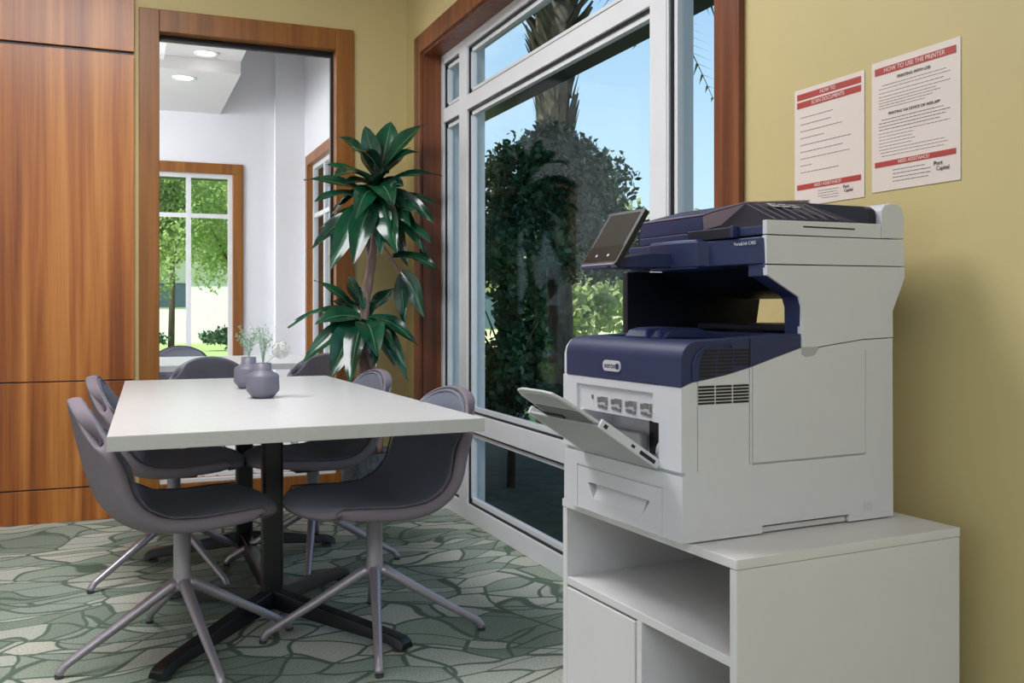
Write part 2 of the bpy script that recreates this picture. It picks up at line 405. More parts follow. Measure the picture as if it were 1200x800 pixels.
# teak wall panelling
for i, (a, b) in enumerate(((0.0, .165), (.172, .70), (.706, 2.368), (2.385, CH))):
    struct(box('trim_%d' % (i + 1), -3.5, .078, BY - .03, BY, a, b, 'teak_panel', bevel=.002))
t_ = struct(box('trim_5', -.13, .02, BY - .034, BY - .03, .60, .605, 'gasket_black'))
struct(box('trim_6', -3.5, .070, BY - .012, BY - .001, .16, 2.39, 'plastic_black'))

# window casing
bm = bmesh.new()
bm_prism(bm, [(5.13, 0), (5.13, 2.55), (2.125, 2.55), (2.125, 0), (2.24, 0), (2.24, 2.45), (5.03, 2.45), (5.03, 0)], WX - .02, WX, 'x')
bm_box(bm, WX, WX + .115, 5.03, 5.036, 0, 2.45)
wc = struct(obj('window_1', bm, 'oak_casing_window', bevel=.003))
bm = bmesh.new(); bm_box(bm, WX, WX + .10, 5.02, 5.031, 0, 2.445); bm_box(bm, WX, WX + .10, 2.24, 5.02, 2.438, 2.45); bm_box(bm, WX, WX + .10, 2.241, 2.25, 0, 2.438)
obj('window_reveal', bm, 'oak_casing_window', wc)

# aluminium frame: verticals and transoms
X0, X1 = FX, FX + .10
ZT = 2.438
BOT = .045
lites = [(4.73, 5.00), (2.80, 4.62), (2.26, 2.60)]
def vbar(y0, y1, z0, z1, name='window_frame', x0=X0, x1=X1, m='frame_white'):
    return box(name, x0, x1, y0, y1, z0, z1, m, wc, .003)
vbar(4.98, 5.02, 0, ZT); vbar(4.60, 4.72, 0, ZT)
vbar(2.686, 2.79, 0, ZT); vbar(2.25, 2.29, 0, ZT); vbar(2.678, 2.690, 0, ZT, x0=X0 + .004)
vbar(2.29, 2.685, ZT - .05, ZT); vbar(2.29, 2.685, 0, .09)
for y0, y1 in ((4.72, 4.98), (2.79, 4.60)):
    vbar(y0, y1, 0, .085); vbar(y0, y1, ZT - .05, ZT); vbar(y0, y1, 2.070, 2.145)
vbar(2.79, 4.60, .455, .545)
# inner sash beads and black gaskets around every lite
def bead(y0, y1, z0, z1):
    bm = bmesh.new(); g = .010
    for (a, b, c, d) in ((y0, y1, z0, z0 + g), (y0, y1, z1 - g, z1), (y0, y0 + g, z0, z1), (y1 - g, y1, z0, z1)):
        bm_box(bm, X0 + .012, X0 + .030, a, b, c, d)
    obj('window_gasket', bm, 'gasket_black', wc)
    g1 = g; g = .030; bm = bmesh.new()
    for (a, b, c, d) in ((y0 + g1, y1 - g1, z0 + g1, z0 + g), (y0 + g1, y1 - g1, z1 - g, z1 - g1), (y0 + g1, y0 + g, z0 + g1, z1 - g1), (y1 - g, y1 - g1, z0 + g1, z1 - g1)):
        bm_box(bm, X0 + .020, X0 + .046, a, b, c, d)
    obj('window_sash', bm, 'frame_white', wc)
    box('window_pane', X0 + .036, X0 + .042, y0 + .02, y1 - .02, z0 + .02, z1 - .02, 'pane_glass', wc)
for y0, y1 in ((4.72, 4.98), (2.79, 4.60)):
    bead(y0, y1, 2.145, ZT - .05)
bead(4.72, 4.98, .085, 2.070)
bead(2.79, 4.60, .545, 2.070); bead(2.79, 4.60, .085, .455)
bead(2.29, 2.678, .09, ZT - .05)

# ------------------------------------------------------------------ the lounge beyond
bm = bmesh.new()
bm_box(bm, -3.5, -.75, 8.5, 8.64, 0, 3.6); bm_box(bm, .95, 1.64, 8.5, 8.64, 0, 3.6)
bm_box(bm, -.75, .95, 8.5, 8.64, 2.24, 3.6); bm_box(bm, -.75, .95, 8.5, 8.64, 0, .30)
bm_box(bm, 1.25, 1.50, 8.42, 8.5, 0, 3.6)
struct(obj('wall_far', bm, 'white_paint'))
bm = bmesh.new()
bm_box(bm, 1.5, 1.64, BY + .14, 6.75, 0, 3.6); bm_box(bm, 1.5, 1.64, 8.25, 8.5, 0, 3.6)
bm_box(bm, 1.5, 1.64, 6.75, 8.25, 2.30, 3.6); bm_box(bm, 1.5, 1.64, 6.75, 8.25, 0, .25)
struct(obj('wall_far_right', bm, 'white_paint'))
struct(box('wall_far_left', -3.64, -3.5, BY + .14, 8.64, 0, 3.6, 'white_paint'))
struct(box('wall_lounge_near', -3.5, .15, BY + .14, BY + .16, 0, 3.6, 'white_paint'))
struct(box('ceiling_lounge', -3.64, 1.64, BY + .14, 8.64, 3.6, 3.75, 'ceiling_white'))
bm = bmesh.new()
bm_box(bm, -3.5, .80, BY + .16, 7.0, 2.80, 3.0)
struct(obj('ceiling_drop', bm, 'ceiling_white'))
struct(box('ceiling_step', -3.5, .80, 7.0, 8.5, 2.71, 3.0, 'ceiling_white'))
def window_small(name, ax, a0, a1, z0, z1, plane, wd, cross=None):
    bm = bmesh.new(); c = .085
    def B(bm, a, b, z_, z2, p0, p1):
        if ax == 'x': bm_box(bm, a, b, p0, p1, z_, z2)
        else: bm_box(bm, p0, p1, a, b, z_, z2)
    for (a, b, c0, c1) in ((a0, a1, z1 - c, z1), (a0, a1, z0, z0 + c), (a0, a0 + c, z0 + c, z1 - c), (a1 - c, a1, z0 + c, z1 - c)):
        B(bm, a, b, c0, c1, plane - .02, plane + .12)
    o = struct(obj(name, bm, wd, bevel=.003))
    a0 += c; a1 -= c; z0 += c; z1 -= c
    bm = bmesh.new(); f = .035
    B(bm, a0, a1, z1 - f, z1, plane + .03, plane + .07); B(bm, a0, a1, z0, z0 + f, plane + .03, plane + .07)
    B(bm, a0, a0 + f, z0 + f, z1 - f, plane + .03, plane + .07); B(bm, a1 - f, a1, z0 + f, z1 - f, plane + .03, plane + .07)
    for q in cross[0]: B(bm, q - .02, q + .02, z0 + f, z1 - f, plane + .034, plane + .066)
    for q in cross[1]: B(bm, a0 + f, a1 - f, q - .018, q + .018, plane + .036, plane + .064)
    obj('window_frame', bm, 'frame_white', o)
    bm = bmesh.new(); B(bm, a0, a1, z0, z1, plane + .048, plane + .052); obj('window_pane', bm, 'clear_glass', o)
    return o
window_small('window_3', 'x', -.80, .99, .25, 2.29, 8.5, 'oak_casing', ([.55], [1.85]))
window_small('window_4', 'y', 6.70, 8.30, .20, 2.36, 1.5, 'oak_casing', ([7.2, 7.75], [1.85]))

struct(box('roof_eave', -2.0, 2.4, 9.20, 9.35, 2.25, 3.9, 'roof_dark'))
# recessed downlights
for i, (x_, y_, z_, lb) in enumerate(((.56, 6.86, 2.80, 'round recessed white downlight glowing in the lounge ceiling, the nearer one'), (.44, 7.25, 2.71, 'round recessed downlight glowing in the lounge ceiling, the farther and lower one'))):
    t = thing('recessed_downlight', lb, 'ceiling light', (x_, y_, z_), 0, 'downlights in the lounge ceiling')
    bm = bmesh.new(); bm_lathe(bm, [(.055, -.001), (.08, -.006), (.085, 0), (.055, 0)], 24); obj('trim_ring', bm, 'lamp_trim', t, smooth=True)
    bm = bmesh.new(); bm_lathe(bm, [(0, -.004), (.055, -.004), (.055, 0), (0, 0)], 24); obj('lens', bm, 'lamp_glow', t)

# ------------------------------------------------------------------ exterior ground
struct(box('ground', -40, 60, 8.64, 80, -.20, -.10, 'lawn'))
struct(box('ground_bed', 1.75, 16, -4, 8.64, -.20, -.09, 'mulch'))
struct(box('wall_pier', 1.75, 1.89, 5.22, 5.49, -.1, 3.15, 'pier_stucco'))
struct(box('roof', -4, 3.1, -4, 8.9, 3.78, 3.95, 'roof_dark'))  # unseen slab, added to keep the sun off the shrubs by the window
struct(box('roof_soffit', 1.76, 2.62, -4, 8.9, 3.15, 3.28, 'roof_dark'))
struct(box('roof_beam', 2.55, 2.70, 1.0, 8.6, 2.55, 2.72, 'roof_dark'))
for yy in (.9, 8.6): struct(box('roof_post', 2.55, 2.70, yy, yy + .15, -.1, 3.4, 'roof_dark'))

# ------------------------------------------------------------------ cabinet (under the printer)
cab = thing('storage_cabinet', 'white laminate cabinet with open shelves and one door under the printer', 'cabinet', (.933, 1.317, 0), R(4.3))
CW, CD = .576, .528   # width along y, depth along x
def cb(name, x0, x1, y0, y1, z0, z1, m='cabinet_white', p=cab, bv=.0015): return box(name, x0, x1, y0, y1, z0, z1, m, p, bv)
cb('cabinet_top', -.001, CD, 0, CW, .643, .66)
cb('side_panel', 0, CD, .001, .019, 0, .6425); cb('side_panel', 0, CD, CW - .019, CW - .001, 0, .6425)
cb('back_panel', CD - .012, CD - .002, .019, CW - .019, .05, .6425)
cb('shelf', .001, CD - .012, .019, CW - .019, .479, .496)
cb('shelf', .003, CD - .012, .019, CW - .019, .05, .068)
cb('divider', .001, CD - .012, .276, .293, .068, .479)
cb('shelf', .02, CD - .012, .019, .276, .25, .266)
cb('plinth', .03, CD - .012, .019, CW - .019, 0, .05)
cb('cabinet_door', -.001, .016, .297, CW - .021, .07, .474)

# ------------------------------------------------------------------ the printer
pr = thing('office_printer', 'large white and navy office printer standing on the white cabinet', 'printer', (.90, 1.432, .66), R(4.5))
W = .41
FV = []
body_poly = [(.002, .003), (.002, .118), (.008, .1180), (.008, .1248), (0, .1255), (0, .272), (.03, .284), (.095, .291), (.153, .304), (.21, .320), (.27, .336), (.508, .336), (.510, .003)]
body = prism('lower_body', body_poly, 0, W, 'printer_white', pr)
cs = []
def ctr(x0, x1, y0, y1, z0, z1):
    bm = bmesh.new(); bm_box(bm, x0, x1, y0, y1, z0, z1); cs.append(bm)
ctr(-.05, .075, .067, .335, .128, .205)                  # bypass opening
ctr(-.05, .0055, .085, .355, .205, .257)                 # shallow label recess
ctr(-.05, .004, .0585, .0605, .005, .092); ctr(-.05, .004, .3545, .3565, .005, .092); ctr(-.05, .005, .0605, .3545, .088, .091)  # drawer groove
ctr(.149, .151, -.05, .004, .131, .40); ctr(.156, .436, -.05, .005, .128, .1315); ctr(.156, .1578, -.05, .004, .1315, .40); ctr(.4345, .436, -.05, .004, .1315, .40)
ctr(.180, .392, -.05, .020, -.01, .017)                  # side foot recess
ctr(.0335, .0352, -.05, .004, .125, .29)                # front cover seam
bm = bmesh.new(); bm_prism(bm, [(.098, .0590), (.112, .0610), (.30, .0610), (.314, .0590), (.292, .030), (.122, .030)], -.05, .018, 'x'); cs.append(bm)  # drawer grip
cut(body, cs)
for q in (body,):
    b = q.modifiers.new('bevel', 'BEVEL'); b.width = .0018; b.segments = 2; b.limit_method = 'ANGLE'; b.angle_limit = R(40)
# paper drawer grip wedge
prism('drawer_grip', [(.0022, .030), (.015, .0605), (.0178, .0605), (.0178, .030)], .122, .292, 'printer_white', pr)
# feet and side details
box('foot', .03, .07, .03, .07, .0003, .006, 'plastic_black', pr); box('foot', .44, .48, .33, .37, .0003, .006, 'plastic_black', pr)
box('foot_recess_step', .185, .388, .006, .019, .003, .013, 'printer_light_grey', pr, .001)
box('cable_latch', .428, .452, -.0015, .002, .022, .036, 'printer_light_grey', pr, .001)
box('latch_frame', .420, .458, -.0006, .001, .018, .040, 'printer_white', pr, .001)
# side door grip
prism('side_door_grip', [(.272, .337), (.312, .349), (.314, .333), (.305, .322), (.283, .319), (.273, .325)], -.0008, .003, 'printer_grey', pr, .0008)
# vents: blue upper, white lower
def slats(name, u0, u1, w0, w1, n, m, curve=None):
    bm = bmesh.new(); h = (w1 - w0) / n
    for i in range(n):
        za = w0 + h * i + h * .30; zb = w0 + h * i + h * .92
        a0 = u0 + (.012 * max(0, (i - n * .45)) / (n * .55) if curve else 0)
        for j in range(3):
            s = (u1 - a0) / 3
            ua, ub = a0 + s * j + .0018, a0 + s * (j + 1) - .0018
            if curve:
                lim = curve((ua + ub) / 2)
                if za < lim: continue
            bm_box(bm, ua, ub, -.0012 - (.0012 if curve else 0), .001, za, zb)
    return obj(name, bm, m, pr)
slats('vent_slots', .034, .149, .240, .2745, 6, 'plastic_black')
curve = lambda u: .290 + (.012 if u > .11 else 0)
# blue front cover
top_poly = [(0, .272), (0, .318)] + [(.032 - .032 * math.cos(R(a)), .318 + .0325 * math.sin(R(a))) for a in range(8, 90, 8)] + [(.036, .351), (.153, .357), (.27, .362), (.27, .336), (.21, .320), (.153, .304), (.095, .291), (.05, .284), (.015, .279)]
bm = bmesh.new(); bm_prism(bm, [(a - .0015, b + .0012) if i < 14 else (a, b + .0006) for i, (a, b) in enumerate(top_poly)], -.0015, W - .016)
cover = obj('front_cover', bm, 'navy')
cs = []
bm = bmesh.new(); bm_prism(bm, [(-.05, .26), (-.05, .3), (-.0, .291), (-.0, .26)], -.05, .0, 'y'); bm.free()
ctr(.149, .151, -.05, .003, .28, .36)
ctr(.060, .26, .045, .345, .351, .40)
cut(cover, cs); cover.parent = pr
b = cover.modifiers.new('bevel', 'BEVEL'); b.width = .003; b.segments = 3; b.limit_method = 'ANGLE'; b.angle_limit = R(35)
prism('side_shroud', [(.001, .272), (.001, .316), (.006, .332), (.016, .344), (.032, .350), (.27, .360), (.27, .272)], W - .0155, W, 'printer_white', pr, .004)
slats('vent_slots', .036, .149, .281, .338, 9, 'plastic_black', lambda u: .287 + .02 * max(0, (u - .06) / .09))
# cover side trim (raised curved edge)
bm = bmesh.new(); bm_tube(bm, [(.022, -.003, .285), (.022, -.003, .312), (.030, -.003, .330), (.045, -.003, .341), (.090, -.003, .346), (.105, -.003, .347), (.107, -.003, .341)], .0016, 8)
obj('cover_edge', bm, 'navy_bright', pr, smooth=True)
# maker badge
bm = bmesh.new()
def rrect(cx, cy, w, h, r, n=6):
    pts = []
    for qx, qy, a0 in ((1, 1, 0), (-1, 1, 90), (-1, -1, 180), (1, -1, 270)):
        for k in range(n + 1):
            a = R(a0 + 90 * k / n); pts.append((cx + qx * (w / 2 - r) + r * math.cos(a), cy + qy * (h / 2 - r) + r * math.sin(a)))
    return pts
bm_prism(bm, rrect(.218, .299, .062, .021, .0095), -.004, -.001, 'x'); badge = obj('badge', bm, 'printer_light_grey', pr, .0008)
MF = lambda v, w_, u=-.0042: Matrix(((0, 0, -1, u), (-1, 0, 0, v), (0, 1, 0, w_), (0, 0, 0, 1)))   # text facing -u, reading towards -v
text('badge_lettering', 'xerox', .0165, 'navy', badge, MF(.223, .2995), sx=1.0)
bm = bmesh.new(); bm_lathe(bm, [(.0, .0), (.006, 0), (.006, .0005), (0, .0005)], 20)
bmesh.ops.transform(bm, matrix=MF(.1965, .299), verts=bm.verts[:])
obj('badge_ball', bm, 'navy', badge)
# guide pictures over the bypass slot
gl = bmesh.new(); gd = bmesh.new()
def fb(bm, v0, v1, w0, w1, u=.0045, t=.0008): bm_box(bm, u, u + t + .001, v0, v1, w0, w1)
for i in range(4):
    v0 = .283 - i * .050
    fb(gl, v0 - .040, v0, .2205, .2365) if i != 9 else None
    for (a, b, c, d) in ((.002, .012, .224, .234), (.014, .028, .226, .236), (.031, .038, .220, .236), (.004, .022, .214, .219), (.024, .036, .212, .2175)):
        fb(gd, v0 - b, v0 - a, c, d, .0035)
fb(gd, .298, .303, .229, .237, .0035)
obj('instruction_label', gl, 'printer_light_grey', pr)
obj('instruction_drawings', gd, 'label_grey', pr)
# inside of the bypass slot
box('slot_roller', .050, .070, .20, .33, .135, .168, 'printer_grey', pr, .004)
box('slot_back', .0722, .0752, .068, .20, .129, .204, 'plastic_black', pr)
bm = bmesh.new(); bm_lathe(bm, [(0, -.01), (.022, -.01), (.022, .01), (0, .01)], 24)
bmesh.ops.transform(bm, matrix=Matrix.Translation((.035, .085, .150)) @ Matrix.Rotation(R(90), 4, 'X'), verts=bm.verts[:])
obj('slot_wheel', bm, 'printer_grey', pr, smooth=False)
# open bypass flap (tilted up and out) with extension
fl = thing('x', None, None); fl.name = 'bypass_tray'; fl.parent = pr; fl.location = (0.004, 0, .128); fl.rotation_euler = (0, R(34), 0)
bpy.data.objects.remove(fl)
RM = Matrix.Translation((.003, 0, .127)) @ Matrix.Rotation(R(33.5), 4, 'Y')
def tb(bm, x0, x1, y0, y1, z0, z1): bm_box(bm, x0, x1, y0, y1, z0, z1, RM)
bm = bmesh.new(); tb(bm, -.148, 0, .072, .330, -.006, .0); tray = obj('bypass_tray', bm, 'printer_grey', pr, .002)
for a_, b_ in ((.067, .074), (.328, .335)):
    bm = bmesh.new(); tb(bm, -.150, -.002, a_, b_, -.007, .010); obj('tray_rail', bm, 'printer_white', tray, .002)
bm = bmesh.new(); tb(bm, -.125, -.015, .10, .16, .0, .004); tb(bm, -.125, -.015, .19, .23, 0, .004); tb(bm, -.125, -.015, .26, .30, 0, .004); obj('paper_guide', bm, 'printer_light_grey', tray, .001)
bm = bmesh.new()
for k in range(9): tb(bm, -.118, -.020, .165 + k * .0026, .1663 + k * .0026, 0, .0028)
obj('guide_ribs', bm, 'plastic_black', tray)
for q_ in ((-.062, -.020, .078, .094, .0, .008), (-.142, -.10, .240, .262, 0, .006), (-.032, -.012, .080, .10, .004, .012)):
    bm = bmesh.new(); tb(bm, *q_); obj('guide_slot', bm, 'plastic_black', tray)
bm = bmesh.new()
bm_prism(bm, [(-.128, .075), (-.150, .076), (-.220, .088), (-.242, .105), (-.246, .135), (-.244, .215), (-.236, .245), (-.215, .262), (-.128, .262)], .0, .005, 'z')
bmesh.ops.transform(bm, matrix=RM, verts=bm.verts[:]); ext = obj('tray_extension', bm, 'printer_light_grey', tray, .0015)
bm = bmesh.new(); bm_prism(bm, [(-.155, .10), (-.205, .112), (-.214, .125), (-.214, .212), (-.205, .225), (-.155, .235)], .005, .0062, 'z')
bmesh.ops.transform(bm, matrix=RM, verts=bm.verts[:]); obj('extension_recess', bm, 'printer_grey', ext)
bm = bmesh.new(); bm_prism(bm, [(-.192, .098), (-.228, .112), (-.233, .135), (-.232, .205), (-.226, .235), (-.192, .248)], -.0012, .0002, 'z')
bmesh.ops.transform(bm, matrix=RM, verts=bm.verts[:]); obj('extension_panel', bm, 'printer_grey', ext)
bm = bmesh.new(); tb(bm, -.187, -.150, .092, .250, -.0012, .0002); pn = obj('ribbed_panel', bm, 'label_grey', ext)
bm = bmesh.new(); tb(bm, -.160, -.150, .185, .258, -.004, .0); obj('catch_slot', bm, 'plastic_black', ext, .001)
for q_ in ((-.052, -.014, .0662, .068, -.003, .004), (-.142, -.134, .0662, .068, -.002, .005), (-.074, -.066, .0662, .068, -.001, .004)):
    bm = bmesh.new(); tb(bm, *q_); obj('rail_slot', bm, 'plastic_black', tray)
# output bay
prism('bay_floor', [(.060, .350), (.10, .352), (.27, .345), (.50, .366), (.50, .338), (.060, .338)], .045, .385, 'navy_dark', pr)
prism('paper_stop', [(.085, .352), (.098, .366), (.120, .371), (.165, .372), (.245, .350)], .17, .31, 'navy', pr, .003)
box('stop_rib', .082, .13, .180, .186, .352, .370, 'navy_bright', pr, .001); box('stop_rib', .082, .13, .222, .228, .352, .370, 'navy_bright', pr, .001)
prism('bay_side_wall', [(.145, .352), (.145, .488), (.50, .488), (.515, .44), (.50, .352)], W - .022, W - .004, 'navy_dark', pr, .003)
box('bay_back_panel', .47, .50, .045, .25, .355, .49, 'navy_dark', pr)
bm = bmesh.new(); bm_prism(bm, [(.225, .49), (.30, .445), (.46, .43), (.47, .49)], .07, W - .03); obj('duct', bm, 'navy_dark', pr, .004)
box('back_tray_edge', .28, .47, .05, .32, .366, .378, 'navy_dark', pr, .002)
# right arm carrying the scanner
arm_in = [(.2295, .362), (.2295, .425), (.2265, .436), (.19, .457), (.19, .49), (.50, .49), (.50, .338), (.27, .338)]
prism('arm_core', [(.2725, .34), (.2715, .412), (.264, .431), (.191, .469), (.188, .490), (.50, .490), (.50, .34)], .002, .045, 'navy', pr, .002)
side_up = [(.272, .3375), (.272, .412), (.265, .431), (.190, .470), (.1885, .4885), (.540, .491), (.5405, .471), (.507, .404), (.508, .353), (.428, .3505), (.36, .343), (.31, .3375)]
prism('side_panel', side_up, -.002, .010, 'printer_white', pr, .0012)
prism('side_panel', [(.2705, .330), (.2705, .3325), (.31, .3358), (.36, .3412), (.428, .3488), (.508, .3512), (.508, .330)], -.0003, .010, 'printer_white', pr)
prism('side_panel', [(.1885, .4905), (.1875, .5425), (.538, .5445), (.540, .4925)], -.002, .010, 'printer_white', pr, .0012)
prism('side_panel', side_up, W - .010, W + .002, 'printer_white', pr, .0012)
box('rear_panel', .500, .512, .25, .27, .34, .40, 'printer_light_grey', pr)
# scanner: right part, curved protruding middle, bracket end
bm = bmesh.new()
bm_prism(bm, [(.188, .001), (.185, .03), (.180, .155), (.160, .165), (.148, .20), (.146, .26), (.150, .315), (.157, .325), (.160, .40), (.165, W - .001), (.535, W - .001), (.535, .001)], .4905, .541, 'z')
sc_ = obj('scanner_body', bm, 'navy', pr, .003)
bm = bmesh.new(); bm_prism(bm, [(.162, .168), (.151, .20), (.149, .26), (.152, .314), (.30, .314), (.30, .168)], .486, .545, 'z'); obj('scanner_lip', bm, 'navy_bright', pr, .004)
box('scanner_foot', .189, .30, .0105, .05, .468, .492, 'navy', pr, .002)
prism('scanner_wedge', [(.535, .492), (.535, .541), (.54, .541), (.54, .492)], .0, W, 'printer_white', pr)
# document feeder
box('feeder_lid_base', .190, .475, .0105, W - .002, .5445, .5615, 'navy', pr, .002)
prism('lid_edge', [(.1885, .5445), (.1885, .5705), (.4745, .5735), (.4745, .5455)], -.002, .010, 'printer_white', pr, .0012)
box('lid_slot', .275, .405, -.0026, -.0015, .5595, .5622, 'plastic_black', pr)
prism('hinge_cover', [(.4765, .5460), (.4765, .600), (.484, .610), (.500, .615), (.515, .615), (.531, .608), (.5375, .594), (.538, .5465)], -.002, W + .002, 'printer_white', pr, .002)
# sloping input tray of the feeder
bm = bmesh.new()
tv = [(.190, .011, .5625), (.474, .011, .572), (.474, .19, .634), (.30, .19, .624), (.222, .19, .567), (.190, .19, .5645)]
lo = [bm.verts.new(p) for p in tv]; hi = [bm.verts.new((p[0], p[1], .5615)) for p in tv]
bm.faces.new(lo)
for i in range(6): bm.faces.new([lo[i], hi[i], hi[(i + 1) % 6], lo[(i + 1) % 6]])
feeder = obj('feeder_tray', bm, 'tray_purple', pr)
prism('tray_end_wall', [(.0105, .568), (.0105, .592), (.0155, .603), (.026, .6095), (.19, .6325), (.19, .568)], .455, .4755, 'navy_dark', pr, .001, 'x')
bm = bmesh.new()
for k in range(7):
    u0 = .262 + k * .026
    def tz(u, v): return .5625 + (u - .19) * .033 + (v - .011) * (.062 / .179)
    pts = [(u0 - .010, .045), (u0 + .02, .165)]
    a, b_ = pts
    bm_tube(bm, [(a[0], a[1], tz(*a) + .001), (b_[0], b_[1], tz(*b_) + .0012)], .0015, 6)
obj('tray_fin', bm, 'tray_purple', feeder)
bm = bmesh.new()
bm_prism(bm, [(.192, .5615), (.192, .594), (.215, .602), (.30, .624), (.475, .636), (.475, .5615)], .191, W - .001)
adf = obj('feeder_body', bm, 'navy', pr, .003)
bm = bmesh.new(); bm_prism(bm, [(.196, .5655), (.194, .592), (.215, .600), (.30, .6225), (.245, .5790)], .1885, .1912); obj('feeder_trim', bm, 'trim_mauve', pr)
bm = bmesh.new()
bm_tube(bm, [(.192, .405, .5955), (.192, .1905, .5955), (.215, .19, .6035), (.30, .19, .6255), (.474, .19, .6375)], .0018, 6)
obj('feeder_edge', bm, 'trim_mauve', pr, smooth=True)
box('feeder_grip', .178, .192, .085, .22, .5425, .5635, 'navy_dark', pr, .002)
box('grip_lip', .176, .190, .078, .086, .5425, .566, 'navy', pr, .002)
# model text on the scanner front and sticker on the feeder
text('model_lettering', 'VersaLink C405', .0095, 'printer_light_grey', pr, MF(.051, .530, .1822), .0003)
bm = bmesh.new()
RS = Matrix.Translation((.37, .155, .6185)) @ Matrix.Rotation(R(19), 4, 'X')
bm_box(bm, -.035, .045, -.012, .012, 0, .0012, RS); stk = obj('sticker', bm, 'printer_white', pr)
bm = bmesh.new()
for k in range(6): bm_box(bm, -.030 + k * .012, -.022 + k * .012, -.005, .005, .0012, .0018, RS)
obj('sticker_print', bm, 'plastic_black', stk)
# touch screen on a bracket
sm = Matrix.Translation((.002, .270, .494)) @ Matrix.Rotation(R(-48), 4, 'Y')   # local x: down the slope (-), y: width, z: normal
# build the panel in its own plane: from bottom edge going back and up
ang = R(57)
PM = Matrix.Translation((0.000, .272, .4985)) @ Matrix(((math.cos(ang), 0, -math.sin(ang), 0), (0, 1, 0, 0), (math.sin(ang), 0, math.cos(ang), 0), (0, 0, 0, 1)))
bm = bmesh.new(); bm_prism(bm, rrect(.062, 0, .132, .130, .005), -.012, 0, 'z')
bmesh.ops.transform(bm, matrix=PM, verts=bm.verts[:]); scr = obj('touch_screen', bm, 'plastic_black', pr, .0015)
bm = bmesh.new(); bm_box(bm,   .040, .120, -.054, .054, -.001, .0006, PM); obj('display', bm, 'screen_glass', scr)
bm = bmesh.new(); bm_box(bm, .003, .039, -.060, .060, -.001, .0005, PM); obj('button_strip', bm, 'screen_lower', scr)
for yy in (.020, -.022):
    bm = bmesh.new()
    q = [(yy + .003 * math.cos(2 * PI * k / 12), .018 + .003 * math.sin(2 * PI * k / 12)) for k in range(12)]
    bm_prism(bm, [(b, a) for a, b in q], .0004, .0010, 'z')
    bmesh.ops.transform(bm, matrix=PM, verts=bm.verts[:]); obj('button', bm, 'frame_white', scr)
bm = bmesh.new(); bm_box(bm, -.0046, -.002, -.060, .060, -.010, .0005, PM); obj('screen_edge', bm, 'trim_mauve', scr)
bm = bmesh.new()
bm_prism(bm, [(-.004, .488), (.16, .492), (.16, .520), (.10, .520), (.05, .512), (.0, .4975)], .232, .335); obj('screen_bracket', bm, 'navy', pr, .003)

# ------------------------------------------------------------------ posters
def poster(y0, y1, z0, z1, label, heads, foot, logo_l):
    t = thing('wall_notice', label, 'notice', (WX, y0, z0), 0, 'laminated notices on the yellow wall')
    w_, h_ = y1 - y0, z1 - z0
    # local: +y to the left in the photo; text reads toward -y
    box('paper_sheet', -.002, -.0005, 0, w_, 0, h_, 'paper', t)
    M_ = lambda y, z: Matrix(((0, 0, -1, -.0030), (-1, 0, 0, y), (0, 1, 0, z), (0, 0, 0, 1)))
    mg = .010
    for z_, hh, s in heads + foot:
        bd = box('red_band', -.0028, -.002, mg, w_ - mg, z_ - hh / 2, z_ + hh / 2, 'print_red', t)
        text('band_lettering', s, hh * .86, 'paper', bd, M_(w_ / 2, z_), .0002)
    return t, M_, w_, h_
def lines(t, ys, w_, mname='print_grey', seed=1, hh=.0016):
    rd = random.Random(seed); bm = bmesh.new()
    for (z_, a, b) in ys:
        y = w_ - a
        end = w_ - b
        while y > end:
            l = rd.uniform(.004, .013); bm_box(bm, -.0024, -.0019, max(end, y - l), y, z_ - hh / 2, z_ + hh / 2); y -= l + .0018
    return obj('print_lines', bm, mname, t)
# left notice
t, M_, w_, h_ = poster(1.683, 1.920, 1.316, 1.597, 'left laminated notice with two red bands at its head, on the yellow wall', [(.2625, .0145, 'HOW TO'), (.243, .0145, 'SCAN DOCUMENTS')], [(.045, .0125, 'NEED ASSISTANCE?')], 0)
ls = [(.212 - i * .0165, .022, [.135, .130, .165, .105, .195, .17, .19, .062, .155][i]) for i in range(9)]
lines(t, ls, w_, seed=3)
lines(t, [(.030, .085, .155), (.024, .085, .150), (.018, .085, .155), (.012, .10, .155)], w_, seed=5, hh=.0013)
text('logo_lettering', 'Port', .011, 'print_dark', t, M_(w_ - .180, .030), .0002); text('logo_lettering', 'Capital', .010, 'print_dark', t, M_(w_ - .188, .021), .0002)
# right notice
t, M_, w_, h_ = poster(1.420, 1.660, 1.322, 1.603, 'right laminated notice with small print and a single red head band, on yellow wall', [(.2590, .0155, 'HOW TO USE THE PRINTER')], [(.058, .0115, 'NEED ASSISTANCE?')], 0)
text('print_heading', 'PRINTING WITH USB', .0095, 'print_dark', t, M_(w_ / 2, .238), .0002)
text('print_heading', 'PRINTING VIA DEVICE OR WEB APP', .0088, 'print_dark', t, M_(w_ / 2, .164), .0002)
lines(t, [(.227, .030, .205), (.220, .022, .215), (.211, .022, .20), (.203, .022, .215), (.196, .022, .18), (.190, .022, .19), (.184, .022, .17), (.178, .022, .15)], w_, seed=8, hh=.0013)
lines(t, [(.153, .03, .20), (.146, .022, .215), (.139, .022, .205), (.132, .022, .19)], w_, 'print_dark', seed=9, hh=.0013)
lines(t, [(.124, .022, .215), (.117, .022, .12), (.110, .022, .115), (.103, .022, .125), (.096, .022, .115), (.089, .022, .20), (.082, .026, .21), (.075, .03, .20)], w_, seed=11, hh=.0012)
lines(t, [(.042, .062, .150), (.034, .062, .165), (.026, .062, .165), (.018, .062, .16)], w_, 'print_dark', seed=12, hh=.0013)
text('logo_lettering', 'Port', .013, 'print_dark', t, M_(w_ - .185, .040), .0002); text('logo_lettering', 'Capital', .012, 'print_dark', t, M_(w_ - .197, .029), .0002)

